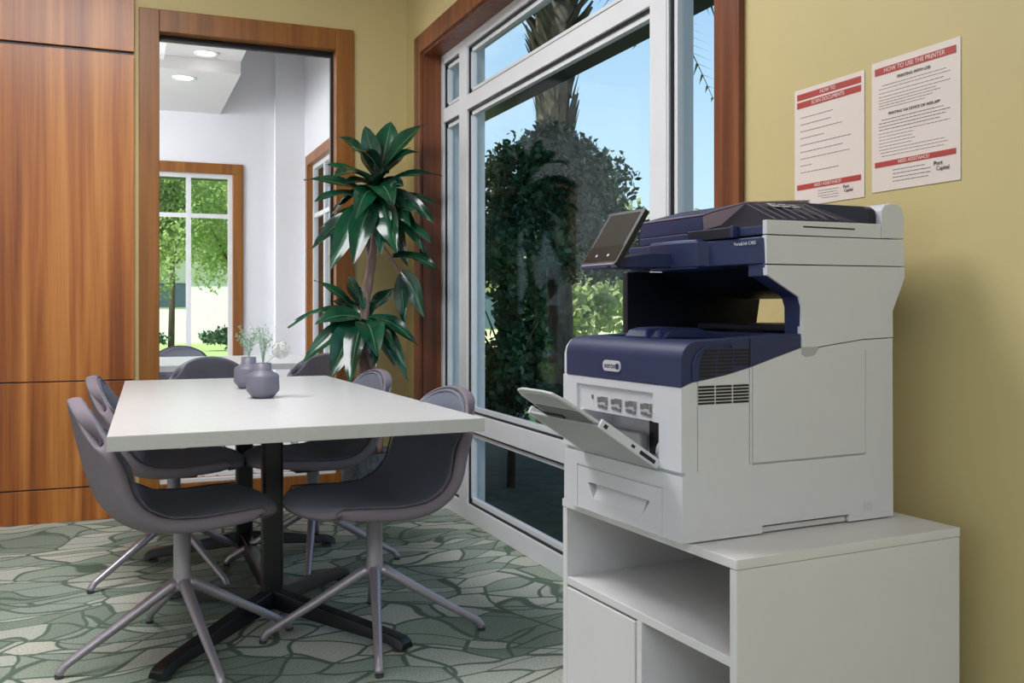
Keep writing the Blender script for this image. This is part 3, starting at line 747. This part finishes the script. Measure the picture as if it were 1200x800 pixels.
# ------------------------------------------------------------------ tables
tbl = thing('conference_table', 'long white laminate meeting table on two black pedestal bases', 'table', (0, 0, 0))
prism('tabletop', [(-.027, 2.69), (1.022, 2.72), (.945, 4.735), (.030, 4.735)], .70, .7385, 'laminate_edge', tbl, .002, 'z')
prism('top_surface', [(-.0262, 2.6906), (1.0214, 2.7206), (.9444, 4.7344), (.0306, 4.7344)], .7386, .7400, 'laminate', tbl, .0006, 'z')
def base(cx, cy, feet):
    bm = bmesh.new(); bm_prism(bm, rrect(cx, cy, .070, .066, .012), .06, .690, 'z'); c = obj('column', bm, 'leg_black', tbl, .002)
    bm = bmesh.new(); bm_prism(bm, rrect(cx, cy, .30, .40, .02), .690, .6998, 'z'); obj('mounting_plate', bm, 'leg_black', tbl, .001)
    for dx, dy in feet:
        L_ = math.hypot(dx, dy); a = math.atan2(dy, dx)
        M_ = Matrix.Translation((cx, cy, 0)) @ Matrix.Rotation(a, 4, 'Z')
        bm = bmesh.new(); hw = .030
        prof = [(.005, .052, .112), (.05, .050, .108), (L_ * .9, .022, .052), (L_ * .97, .010, .044), (L_, .009, .032)]
        rings = []
        for x_, zl, zh in prof:
            rings.append([bm.verts.new(M_ @ Vector(p)) for p in ((x_, -hw, zl), (x_, hw, zl), (x_, hw * .72, zh), (x_, -hw * .72, zh))])
        for i in range(len(rings) - 1):
            for k in range(4): bm.faces.new([rings[i][k], rings[i][(k + 1) % 4], rings[i + 1][(k + 1) % 4], rings[i + 1][k]])
        bm.faces.new(rings[0]); bm.faces.new(rings[-1])
        lg = obj('foot', bm, 'leg_black', tbl, .004)
        bm = bmesh.new(); bm_lathe(bm, [(0, 0), (.020, 0), (.020, .012), (0, .012)], 16, tuple(M_ @ Vector((L_ - .035, 0, 0)))); obj('glide', bm, 'glide', lg)
base(.49, 3.38, [(.345, -.475), (-.39, -.445), (-.345, .43), (.345, .43)])
base(.505, 4.30, [(-.40, .06), (.40, .05), (.02, -.56), (.02, .40)])

# far lounge table
t = thing('lounge_table', 'white rectangular table in the lounge seen through the interior window', 'table')
box('tabletop', .02, 1.24, 5.87, 6.95, .705, .74, 'laminate', t, .002)
for x_ in (.10, 1.12):
    for y_ in (5.97, 6.83): box('leg', x_, x_ + .05, y_, y_ + .05, 0, .705, 'frame_white', t, .002)

# ------------------------------------------------------------------ chairs
def shell_mesh(th, inset, off):
    # profile from the front edge of the seat to the top of the back: (x, z)
    P = [(.288, .436), (.278, .458), (.230, .472), (.13, .462), (.03, .445), (-.06, .434), (-.128, .442), (-.185, .476), (-.220, .530), (-.240, .60), (-.258, .67), (-.270, .725), (-.280, .770), (-.2845, .797), (-.286, .808)]
    Wd = [.205, .212, .228, .242, .248, .250, .248, .244, .238, .230, .222, .216, .210, .205, .202]
    lift = [.0, .0, .004, .010, .020, .035, .055, .060, .045, .02, .0, 0, 0, 0, 0]
    fwd = [0, 0, 0, 0, 0, 0, .01, .035, .060, .070, .064, .058, .052, .046, .042]
    bm = bmesh.new(); N = 12; rows = []
    for i, (x_, z_) in enumerate(P):
        a = P[max(0, i - 1)]; b = P[min(len(P) - 1, i + 1)]
        tx, tz = b[0] - a[0], b[1] - a[1]; l = math.hypot(tx, tz); nx, nz = -tz / l, tx / l   # normal to the inner side
        if nz < 0 and i < 5: nx, nz = -nx, -nz
        nx, nz = (tz / l, -tx / l)
        row = []
        for j in range(N + 1):
            s = -1 + 2 * j / N
            y = s * (Wd[i] - inset)
            f = abs(s) ** 2.2
            dome = 1 - math.sqrt(max(0, 1 - .985 * s * s)); n_ = len(P) - 1 - i
            px = x_ + fwd[i] * f - (.085, .070, .035, .010)[i] * dome if i < 4 else x_ + fwd[i] * f
            pz = z_ + lift[i] * f - ((1.0, .86, .62, .34, .12)[n_] * .135 * dome if n_ < 5 else 0)
            row.append(bm.verts.new((px + nx * off, y, pz + nz * off)))
        rows.append(row)
    if inset:  # pull the first and last rows in a little
        for v in rows[0]: v.co.x -= inset * .9
        for v in rows[-1]: v.co.z -= inset * .9
    for i in range(len(rows) - 1):
        for j in range(N): bm.faces.new([rows[i][j], rows[i][j + 1], rows[i + 1][j + 1], rows[i + 1][j]])
    return bm, rows
def make_chair(shellm='shell_mauve', seatm='seat_slate'):
    c = thing('swivel_chair', 'x', 'chair', group='upholstered shell chairs around the white meeting table')
    bm, _ = shell_mesh(.03, 0, 0); s = obj('seat_shell', bm, shellm, c, smooth=True)
    so = s.modifiers.new('s', 'SOLIDIFY'); so.thickness = .042; so.offset = 1
    su = s.modifiers.new('u', 'SUBSURF'); su.levels = 2; su.render_levels = 2
    bm, _ = shell_mesh(.03, .018, .004); q = obj('seat_cushion', bm, seatm, c, smooth=True)
    so = q.modifiers.new('s', 'SOLIDIFY'); so.thickness = .012; so.offset = -1
    su = q.modifiers.new('u', 'SUBSURF'); su.levels = 2; su.render_levels = 2
    bm, rows = shell_mesh(.03, .010, .0015)
    loop = [r[0].co.copy() for r in rows] + [v.co.copy() for v in rows[-1][1:-1]] + [r[-1].co.copy() for r in rows[::-1]] + [v.co.copy() for v in rows[0][-2:0:-1]]
    bm.free(); b2 = bmesh.new(); bm_tube(b2, loop + [loop[0]], .0032, 6, cap=False); obj('piping', b2, 'piping', c, smooth=True)
    b2 = bmesh.new(); bm_lathe(b2, [(0, .200), (.030, .200), (.0285, .215), (.026, .26), (.026, .385), (.034, .390), (.052, .394), (.052, .400), (0, .400)], 24); obj('column', b2, 'leg_silver', c, smooth=True)
    b2 = bmesh.new(); bm_box(b2, -.07, .09, -.05, .05, .390, .402); obj('seat_bracket', b2, 'plastic_black', c, .003)
    for k in range(4):
        a = R(90 * k); d = Vector((math.cos(a), math.sin(a), 0))
        b2 = bmesh.new()
        pts = [Vector((0, 0, .222)) + d * .010, Vector((0, 0, .214)) + d * .035, Vector((0, 0, .120)) + d * .190, Vector((0, 0, .045)) + d * .318, Vector((0, 0, .034)) + d * .338, Vector((0, 0, .018)) + d * .350, Vector((0, 0, .010)) + d * .353]
        bm_tube(b2, pts, [.020, .0185, .0145, .0125, .0125, .0125, .0125], 12)
        l = obj('leg', b2, 'leg_silver', c, smooth=True)
        b2 = bmesh.new(); bm_lathe(b2, [(0, 0), (.012, 0), (.013, .010), (0, .010)], 14, tuple(d * .353)); obj('glide', b2, 'glide', l)
    return c
def copy_tree(o, parent=None):
    c = o.copy(); COL.objects.link(c)
    if parent: c.parent = parent
    for ch in [q for q in list(bpy.data.objects) if q.parent == o and q != c]: copy_tree(ch, c)
    return c
chair0 = make_chair()
spots = [((.185, 3.165), 4, 'grey shell chair at near left side of the meeting table, facing right'),
         ((.21, 4.13), -4, 'grey shell chair at far left side of the meeting table, next to the wood panelling'),
         ((.775, 3.085), 191, 'grey shell chair at near right side of the meeting table, facing left'),
         ((.76, 4.08), 190, 'grey shell chair at far right side of the meeting table, by the tall potted plant')]
legrot = [14, 30, -12, -14]
chairs = []
for i, ((x_, y_), rz, lb) in enumerate(spots):
    c = chair0 if i == 0 else copy_tree(chair0)
    chairs.append((c, rz, legrot[i])); c.location = (x_, y_, 0); c.rotation_euler = (0, 0, R(rz)); c['label'] = lb
for c, rz, lr in chairs:     # the star base swivels independently of the seat
    for ch in list(c.children):
        if ch.name.startswith('leg'): ch.rotation_euler = (0, 0, R(lr - rz))
# lounge chairs
lc = copy_tree(chair0); lc.name = 'lounge_chair'
lc.location = (.50, 5.86, 0); lc.rotation_euler = (0, 0, R(84)); lc['label'] = 'grey chair with a rounded back pushed to the near side of the lounge table'; lc['group'] = 'grey chairs at the lounge table'
l2 = copy_tree(lc); l2.location = (1.10, 6.02, 0); l2.rotation_euler = (0, 0, R(100)); l2['label'] = 'grey chair at the right end of the lounge table, mostly hidden by the vases'
l3 = copy_tree(lc); l3.location = (.42, 6.98, 0); l3.rotation_euler = (0, 0, R(-88)); l3['label'] = 'dark chair on the far side of the lounge table, in front of the far window'
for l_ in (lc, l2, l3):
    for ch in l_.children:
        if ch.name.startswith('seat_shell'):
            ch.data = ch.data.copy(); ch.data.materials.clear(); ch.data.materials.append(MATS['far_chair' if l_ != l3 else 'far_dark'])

# ------------------------------------------------------------------ vases and sprigs on the table
def vase(loc, label, s=1.0):
    t = thing('bud_vase', label, 'vase', loc, R(20), 'small grey bud vases on the meeting table')
    bm = bmesh.new()
    bm_lathe(bm, [(0, 0), (.034, 0), (.038, .002), (.058, .026), (.0595, .032), (.058, .078), (.055, .086), (.034, .098), (.0300, .103), (.0295, .128), (.026, .128), (.025, .10), (0, .06)], 40)
    obj('vase_body', bm, 'vase_grey', t, smooth=True)
    t.scale = (s, s, s)
    return t
v1 = vase((.495, 3.640, .7405), 'nearer small grey angular vase holding pale green sprigs on the meeting table')
v2 = vase((.500, 4.100, .7405), 'farther small grey angular vase, half hidden behind the nearer one, on the meeting table')
def sprig(name, label, loc, n, spread, h, leafy, seed, leafm, group, size=.012):
    rd = random.Random(seed)
    t = thing(name, label, 'flower', loc, 0, group)
    bs = bmesh.new(); bl = bmesh.new()
    for i in range(n):
        a = rd.uniform(0, 2 * PI); r_ = spread * rd.uniform(.25, 1); hh = h * rd.uniform(.6, 1)
        base_ = Vector((rd.uniform(-.006, .006), rd.uniform(-.006, .006), -.05)); tip = Vector((r_ * math.cos(a), r_ * math.sin(a), hh))
        mid = Vector((tip.x * .25, tip.y * .25, hh * .45))
        pts = [base_, Vector((base_.x * .5, base_.y * .5, 0.0)), mid, tip]
        bm_tube(bs, pts, [.0012, .0012, .001, .0006], 5)
        for k in range(leafy):
            f = .25 + .75 * k / leafy
            p = mid.lerp(tip, (f - .25) / .75) if f > .3 else mid
            p = p + Vector([rd.uniform(-.006, .006) for _ in range(3)])
            d = Vector([rd.uniform(-1, 1) for _ in range(3)]).normalized(); e = d.cross(Vector((rd.random(), .3, rd.random()))).normalized()
            s = size * rd.uniform(.6, 1.2)
            vs = [bl.verts.new(q) for q in (p, p + d * s * .5 + e * s * .35, p + d * s, p + d * s * .5 - e * s * .35)]
            bl.faces.new(vs)
    obj('stem', bs, 'sprig_green', t, fix=False); obj('foliage', bl, leafm, t, fix=False)
    return t
sprig('eucalyptus_sprigs', 'bunch of pale green leafy sprigs in the nearer vase', (.495, 3.640, .868), 12, .065, .15, 22, 4, 'sprig_pale', None)
sprig('succulent_sprigs', 'low mint green sprigs spreading from the farther vase', (.500, 4.100, .868), 11, .085, .13, 20, 9, 'sprig_green', None)
t = thing('allium_ball', 'round white dried flower ball beside the green sprigs in the nearer vase', 'flower', (.495, 3.640, .868))
bm = bmesh.new(); bm_tube(bm, [(.006, 0, -.05), (.012, 0, 0), (.045, -.012, .030), (.058, -.016, .045)], .0013, 6); obj('stem', bm, 'sprig_green', t)
bm = bmesh.new(); c0 = Vector((.062, -.018, .050))
rd = random.Random(2)
for i in range(260):
    d = Vector([rd.gauss(0, 1) for _ in range(3)]).normalized(); e = d.cross(Vector((.2, .5, 1))).normalized(); g = d.cross(e)
    p = c0 + d * .034
    vs = [bm.verts.new(q) for q in (p + e * .0032, p + g * .0032, p - e * .0032, p - g * .0032)]; bm.faces.new(vs)
    vs = [bm.verts.new(q) for q in (c0 + d * .004, p + e * .0006, p - e * .0006)]; bm.faces.new(vs)
obj('flower_head', bm, 'ball_white', t, fix=False)

# ------------------------------------------------------------------ tall indoor plant
PX, PY = 1.215, 4.93
pot = thing('floor_planter', 'dark grey speckled floor planter in the corner behind the chairs', 'planter', (PX, PY, 0))
bm = bmesh.new(); bm_lathe(bm, [(0, 0), (.125, 0), (.130, .005), (.160, .325), (.163, .330), (.145, .330), (.140, .30), (0, .30)], 40); obj('planter_body', bm, 'speckle', pot, smooth=False)
bm = bmesh.new(); bm_lathe(bm, [(0, .300), (.139, .300), (.139, .306), (0, .312)], 24); obj('planter_soil', bm, 'soil', pot)
plant = thing('potted_dracaena', 'tall broad-leaved indoor plant with a twisted brown trunk in the corner', 'plant', (PX, PY, .305), R(-22.2))
S_ = .00443
def W2(px, py, dy=0.0):   # metres in the plant's own frame: width, depth, height above the soil
    return Vector(((px - 436) * S_, dy, (361 - py) * S_ + 1.07 - .305))
def trunk(pts, r0, r1, seed, name='trunk', m='bark'):
    rd = random.Random(seed); bm = bmesh.new(); n = len(pts)
    P = []
    for i in range(n - 1):
        for k in range(4): P.append(pts[i].lerp(pts[i + 1], k / 4))
    P.append(pts[-1]); rs = [r0 + (r1 - r0) * i / (len(P) - 1) + rd.uniform(-.002, .003) for i in range(len(P))]
    bm_tube(bm, P, rs, 10); return obj(name, bm, m, plant, smooth=True)
trunk([W2(434, 534), W2(432, 470), W2(426, 410), W2(430, 360), W2(436, 320), W2(440, 290), W2(444, 262)], .026, .020, 1)
trunk([W2(440, 534, .02), W2(428, 470, .02), W2(434, 410, .012), W2(427, 350, -.016), W2(437, 310, .016), W2(432, 280, .02), W2(438, 250, .03)], .020, .015, 5)
trunk([W2(446, 534, .02), W2(452, 490, .0), W2(446, 455, -.02), W2(437, 425, -.02), W2(426, 398, 0)], .014, .010, 2)
LEAVES = []
def leaf(p0, p1, width, droop=.05, twist=0.0, fold=.16):
    a = Vector(p0); b = Vector(p1); L_ = (b - a).length; N = 9
    mid = (a + b) / 2 + Vector((0, 0, droop))
    rows = []; prev = None
    for i in range(N + 1):
        t = i / N
        p = a * (1 - t) ** 2 + mid * 2 * t * (1 - t) + b * t * t
        rows.append(p)
    bm = bmesh.new(); uvl = bm.loops.layers.uv.new('uv'); R_ = []
    for i, p in enumerate(rows):
        t = i / N
        d = (rows[min(i + 1, N)] - rows[max(i - 1, 0)]).normalized()
        up = Vector((math.sin(twist), -.55, math.cos(twist))).normalized()
        s = d.cross(up)
        if s.length < .05: s = d.cross(Vector((0, -1, .1)))
        s.normalize(); nrm = s.cross(d).normalized()
        w_ = width * (max(.0, math.sin(PI * min(1, t * .93 + .05)) ** .8)) * (1 - .35 * t) if t < 1 else .001
        w_ = max(w_, .0015)
        wav = .006 * math.sin(t * 9 + twist * 5)
        R_.append([bm.verts.new(p + s * w_ * .5 * q + nrm * (abs(q) * w_ * fold + wav * q)) for q in (-1, -.5, 0, .5, 1)])
    for i in range(N):
        for k in range(4):
            f = bm.faces.new([R_[i][k], R_[i][k + 1], R_[i + 1][k + 1], R_[i + 1][k]])
            us = [(k / 4, i / N), ((k + 1) / 4, i / N), ((k + 1) / 4, (i + 1) / N), (k / 4, (i + 1) / N)]
            for l_, u_ in zip(f.loops, us): l_[uvl].uv = u_
    o = obj('leaf', bm, 'plant_leaf', plant, smooth=True, fix=False)
    return o
C1 = (442, 236); C2 = (430, 372); C3 = (462, 205)
spec = [  # start px,py,dy  tip px,py,dy width droop twist
 (440, 200, 0, 398, 162, -.05, .055, .06, .3), (452, 195, .02, 502, 142, .05, .075, .03, -.3), (448, 200, .02, 458, 138, .10, .085, .0, 0),
 (445, 215, 0, 388, 196, -.10, .050, .05, .2), (440, 232, -.03, 362, 213, -.08, .055, .03, .4), (440, 240, -.03, 378, 240, -.16, .060, .06, .3),
 (436, 240, -.04, 396, 318, -.16, .080, .10, .6), (440, 245, -.05, 424, 312, -.20, .085, .12, .1), (446, 240, -.05, 474, 300, -.20, .085, .12, -.5),
 (440, 225, -.04, 428, 262, -.25, .070, .10, .2), (446, 200, -.03, 424, 185, -.22, .075, .06, .2), (450, 235, 0, 500, 296, -.08, .060, .10, -.6),
 (452, 225, 0, 512, 262, -.03, .050, .06, -.4), (450, 215, 0, 520, 205, .02, .045, .07, -.3), (446, 230, .04, 510, 236, .14, .060, .06, -.3),
 (434, 250, 0, 366, 292, .02, .055, .06, .4), (434, 245, .02, 372, 266, .10, .05, .05, .4), (444, 210, .04, 480, 168, .12, .075, .02, -.2),
 (446, 215, .05, 420, 172, .12, .07, .03, .2), (444, 240, -.04, 452, 300, -.12, .07, .10, -.1), (440, 250, .03, 412, 302, .10, .08, .08, .3),
 (448, 250, .04, 478, 312, .12, .075, .08, -.3), (438, 215, -.06, 404, 214, -.24, .07, .08, .4), (446, 222, -.06, 470, 248, -.26, .08, .10, -.3),
 (450, 205, .0, 494, 180, -.05, .065, .08, -.2), (442, 196, -.02, 432, 150, -.06, .06, .02, 0),
 (462, 300, .02, 518, 318, -.02, .045, .04, -.4), (472, 318, .02, 500, 372, -.03, .060, .06, -.5), (470, 322, .02, 478, 388, -.02, .055, .05, -.3),
 (424, 372, 0, 342, 384, -.05, .045, .09, .2), (424, 370, .02, 368, 328, .04, .040, .03, .3), (424, 378, -.02, 362, 425, -.12, .055, .10, .4),
 (426, 380, -.03, 398, 440, -.18, .090, .10, .4), (428, 380, -.04, 420, 446, -.22, .075, .12, .1), (432, 378, -.04, 452, 415, -.26, .085, .10, -.3),
 (434, 372, 0, 492, 402, -.12, .050, .09, -.3), (436, 376, 0, 482, 446, -.08, .050, .11, -.5), (426, 374, .03, 388, 352, .10, .06, .04, .3),
 (430, 368, .04, 404, 330, .10, .06, .02, .2), (434, 366, .05, 462, 336, .12, .06, .02, -.2), (430, 378, .04, 404, 428, .12, .08, .08, .2),
 (434, 378, .04, 462, 432, .12, .08, .08, -.3), (430, 362, -.03, 414, 324, -.10, .05, .02, .2),
]
rdl0 = random.Random(5)
for s in spec: leaf(W2(s[0], s[1], s[2]), W2(s[3], s[4], s[5]), s[6] * 2.0, s[7] + rdl0.uniform(-.02, .03), s[8] + rdl0.uniform(-.35, .35))
rdl = random.Random(77)
for k in range(26):
    cx_, cy_ = ((444, 222), (430, 374), (446, 255))[k % 3]
    a_ = rdl.uniform(0, 2 * PI); rr_ = rdl.uniform(42, 66); dy_ = rdl.uniform(-.20, .22)
    leaf(W2(cx_, cy_, dy_ * .1), W2(cx_ + rr_ * math.cos(a_), cy_ + rr_ * .8 * math.sin(a_) + 22, dy_), rdl.uniform(.09, .15), rdl.uniform(.03, .10), rdl.uniform(-.9, .9))
# side branches that carry the outer rosette
trunk([W2(442, 275, .01), W2(454, 292, .015), W2(466, 312, .02), W2(472, 322, .02)], .008, .006, 4, 'branch')

# ------------------------------------------------------------------ outdoor greenery
def foliage_bm(sampler, n, size, seed, flat=.5):
    rd = random.Random(seed); bm = bmesh.new()
    for _ in range(n):
        p = Vector(sampler(rd)); d = Vector([rd.uniform(-1, 1) for _ in range(3)]).normalized()
        e = d.cross(Vector([rd.uniform(-1, 1) for _ in range(3)])).normalized(); s = size * rd.uniform(.6, 1.4)
        vs = [bm.verts.new(q) for q in (p, p + d * s * .45 + e * s * .28, p + d * s, p + d * s * .45 - e * s * .28)]; bm.faces.new(vs)
    return bm
def cone_sampler(h, r, h0=.1):
    def f(rd):
        # whorls of branches: denser clumps
        t = rd.random() ** 1.35; z = h0 + t * (h - h0)
        rr = r * (1 - t) ** .62 * (rd.random() ** .4) * (1 + .22 * math.sin(z * 9))
        a = rd.uniform(0, 2 * PI); rr *= 1 + .18 * math.sin(a * 5 + z * 4)
        return (rr * math.cos(a), rr * math.sin(a), z + rd.gauss(0, .04))
    return f
def blob_sampler(rx, ry, rz, cz, clumps, seed):
    r2 = random.Random(seed); cl = []
    for _ in range(clumps):
        d = Vector([r2.gauss(0, 1) for _ in range(3)]).normalized() * r2.uniform(.35, .85)
        cl.append((d.x * rx, d.y * ry, cz + d.z * rz, r2.uniform(.22, .42)))
    def f(rd):
        c = rd.choice(cl); d = Vector([rd.gauss(0, 1) for _ in range(3)]).normalized() * (rd.random() ** .4) * c[3]
        return (c[0] + d.x * rx, c[1] + d.y * ry, c[2] + d.z * rz)
    return f
def tree(name, label, cat, loc, samp, n, size, leafm, seed, th, tr, group=None, barkm='tree_bark'):
    t = thing(name, label, cat, loc, 0, group)
    obj('foliage', foliage_bm(samp, n, size, seed), leafm, t, fix=False)
    if th:
        bm = bmesh.new(); bm_tube(bm, [(0, 0, 0), (tr * .4, 0, th * .5), (0, tr * .3, th)], [tr, tr * .8, tr * .55], 10)
        for k in range(5):
            a = 2 * PI * k / 5; bm_tube(bm, [(0, 0, th * .6), (math.cos(a) * th * .25, math.sin(a) * th * .25, th * .95)], [tr * .4, tr * .15], 6)
        obj('trunk', bm, barkm, t, smooth=True)
    return t
G0 = -.09
tree('conical_evergreen', 'dark leafy evergreen with rounded crown in front of the palm trunk outside', 'shrub', (3.10, 6.80, G0), cone_sampler(2.52, 1.08, 1.42), 18000, .055, 'bush_leaf', 1, 2.2, .05)
tree('garden_shrub', 'dense dark green shrub against the left edge of the big window, outside', 'shrub', (2.36, 5.80, G0), blob_sampler(.27, .27, .85, .95, 16, 3), 7000, .060, 'bush_leaf', 3, 1.2, .03)
tree('garden_shrub', 'low dark shrub outside, behind the open paper tray of the printer', 'shrub', (2.85, 4.95, G0), blob_sampler(.50, .42, .55, .5, 16, 5), 7000, .065, 'hedge_leaf', 6, .6, .03)
tree('garden_shrub', 'dark ground-hugging shrub outside, behind the lowest pane of the big window', 'shrub', (2.20, 3.75, G0), blob_sampler(.30, .65, .30, .28, 18, 6), 6000, .060, 'hedge_leaf', 7, .3, .03)
tree('conical_evergreen', 'smaller evergreen shrub outside whose feathery top rises behind the touch screen', 'shrub', (5.30, 8.40, G0), cone_sampler(2.1, .66), 4600, .055, 'bush_leaf', 8, 1.6, .04)
# palm
pt = thing('palm_tree', 'thick-trunked palm tree rising outside the big window', 'palm tree', (4.15, 9.00, -.10))
bm = bmesh.new(); bm_tube(bm, [(0, 0, 0), (.02, 0, 1), (0, .02, 2), (-.03, 0, 3.2), (0, 0, 4.2), (0, 0, 5.2)], [.20, .17, .165, .17, .21, .20], 18); obj('trunk', bm, 'palm_bark', pt, smooth=True)
bm = bmesh.new(); rd = random.Random(12)
for i in range(150):
    z_ = rd.uniform(2.9, 5.3); a = rd.uniform(0, 2 * PI); g = .05 + .55 * max(0, (z_ - 3.5) / 1.8) ** 1.1; l = rd.uniform(.6, 1.3)
    d = Vector((math.cos(a), math.sin(a), 0)); s = Vector((-math.sin(a), math.cos(a), 0))
    p0 = d * .17 + Vector((0, 0, z_ - .12)); p1 = d * (.20 + g * l) + Vector((0, 0, z_ + .16 * l)); w_ = .06
    vs = [bm.verts.new(q) for q in (p0 - s * w_, p0 + s * w_, p1 + s * w_ * .35, p1 - s * w_ * .35, p0 - s * w_ + Vector((0, 0, -.05)), p0 + s * w_ + Vector((0, 0, -.05)))]
    bm.faces.new(vs[:4]); bm.faces.new([vs[4], vs[5], vs[2], vs[3]])
obj('leaf_bases', bm, 'palm_boot', pt, fix=False)
def frond(bm, az, L_, rise, droop, z0, n=26):
    d = Vector((math.cos(az), math.sin(az), 0)); s = Vector((-math.sin(az), math.cos(az), 0)); P = []
    for i in range(n + 1):
        t = i / n; P.append(d * (.15 + L_ * t) + Vector((0, 0, z0 + rise * t - droop * t * t)))
    bm_tube(bm, P, [.02 * (1 - .8 * i / n) for i in range(n + 1)], 5)
    for i in range(4, n + 1):
        t = i / n; ll = .55 * math.sin(PI * (t * .8 + .15))
        for q in (-1, 1):
            tip = P[i] + s * q * ll * .75 + d * ll * .45 - Vector((0, 0, ll * .45)); w_ = d * .022
            bm.faces.new([bm.verts.new(v) for v in (P[i] - w_, P[i] + w_, tip)])
for k in range(13):
    bm = bmesh.new(); frond(bm, 2 * PI * k / 13 + .2, 2.1, .9 if k % 2 else .1, 1.7, 5.2); obj('frond', bm, 'palm_leaf', pt, fix=False)
for (x_, y_, h_, r_, lb, sd) in ((5.6, 12.2, 2.6, 1.1, 'sunlit pale green shrub beyond the palm, just right of its trunk', 21), (7.9, 13.4, 3.0, 1.2, 'sunlit pale green shrub outside, nearest the printer screen', 22), (11.0, 16.2, 3.2, 1.6, 'sunlit pale green shrub farthest out, behind the printer', 23)):
    tree('garden_shrub', lb, 'shrub', (x_, y_, -.10), blob_sampler(r_, r_, h_ * .5, h_ * .55, 16, sd), 3200, .14, 'light_leaf', sd, h_ * .5, .05)
bm = bmesh.new()
hs = thing('garden_house', 'cream house with grey roof far beyond the garden shrubs', 'building', (16, 25, -.1), R(-30))
box('house_wall', -7, 4.5, -3, 3, 0, 2.0, 'house_cream', hs)
bm = bmesh.new(); bm_prism(bm, [(-3.5, 2.0), (3.5, 2.0), (0, 2.7)], -7.5, 5.0, 'x'); obj('house_roof', bm, 'house_roof', hs)
for k in range(5): box('window', -6.3 + k * 2.2, -5.1 + k * 2.2, -3.03, -2.98, .6, 1.6, 'house_glass', hs)
tree('garden_tree', 'light green tree top showing low in the narrow right lite of the big window', 'tree', (19.0, 18.0, -.1), blob_sampler(3.4, 2.0, 1.6, 2.2, 20, 31), 5000, .22, 'tree_leaf', 31, 1.6, .15)
# beyond the lounge window
for (x_, y_, h_, r_, lb, sd) in ((.35, 19.5, 4.9, 1.5, 'leafy green tree in the left half of the lounge window', 41), (2.3, 20.6, 5.4, 1.6, 'leafy green tree in the right half of the lounge window', 42), (1.3, 27, 6.6, 2.2, 'tall green tree farthest away between the two trees in the lounge window', 43)):
    tree('garden_tree', lb, 'tree', (x_, y_, -.1), blob_sampler(r_, r_, h_ * .36, h_ * .62, 26, sd), 15000, .085, 'tree_leaf', sd, h_ * .55, .09)
for (x_, y_, w_, lb, sd) in ((.2, 26.5, 1.0, 'clipped dark green hedge bush low in the left half of the lounge window', 51), (3.2, 27.5, 1.1, 'clipped dark green hedge bush low in the right half of the lounge window', 52)):
    tree('hedge_bush', lb, 'shrub', (x_, y_, -.1), blob_sampler(w_, .5, .45, .45, 12, sd), 2500, .12, 'bush_leaf', sd, 0, 0)
hb = thing('pale_house', 'bright pale house wall behind the trees of the lounge window', 'building', (3.0, 36, -.1))
box('house_wall', -9, 9, -2, 2, 0, 3.0, 'stucco', hb)
bm = bmesh.new(); bm_prism(bm, [(-2.5, 3.0), (2.5, 3.0), (0, 4.2)], -9.4, 9.4, 'x'); obj('house_roof', bm, 'house_roof', hb)
for k in range(6): box('window', -7.6 + k * 2.8, -6.4 + k * 2.8, -2.03, -1.98, 1.2, 2.0, 'house_glass', hb)
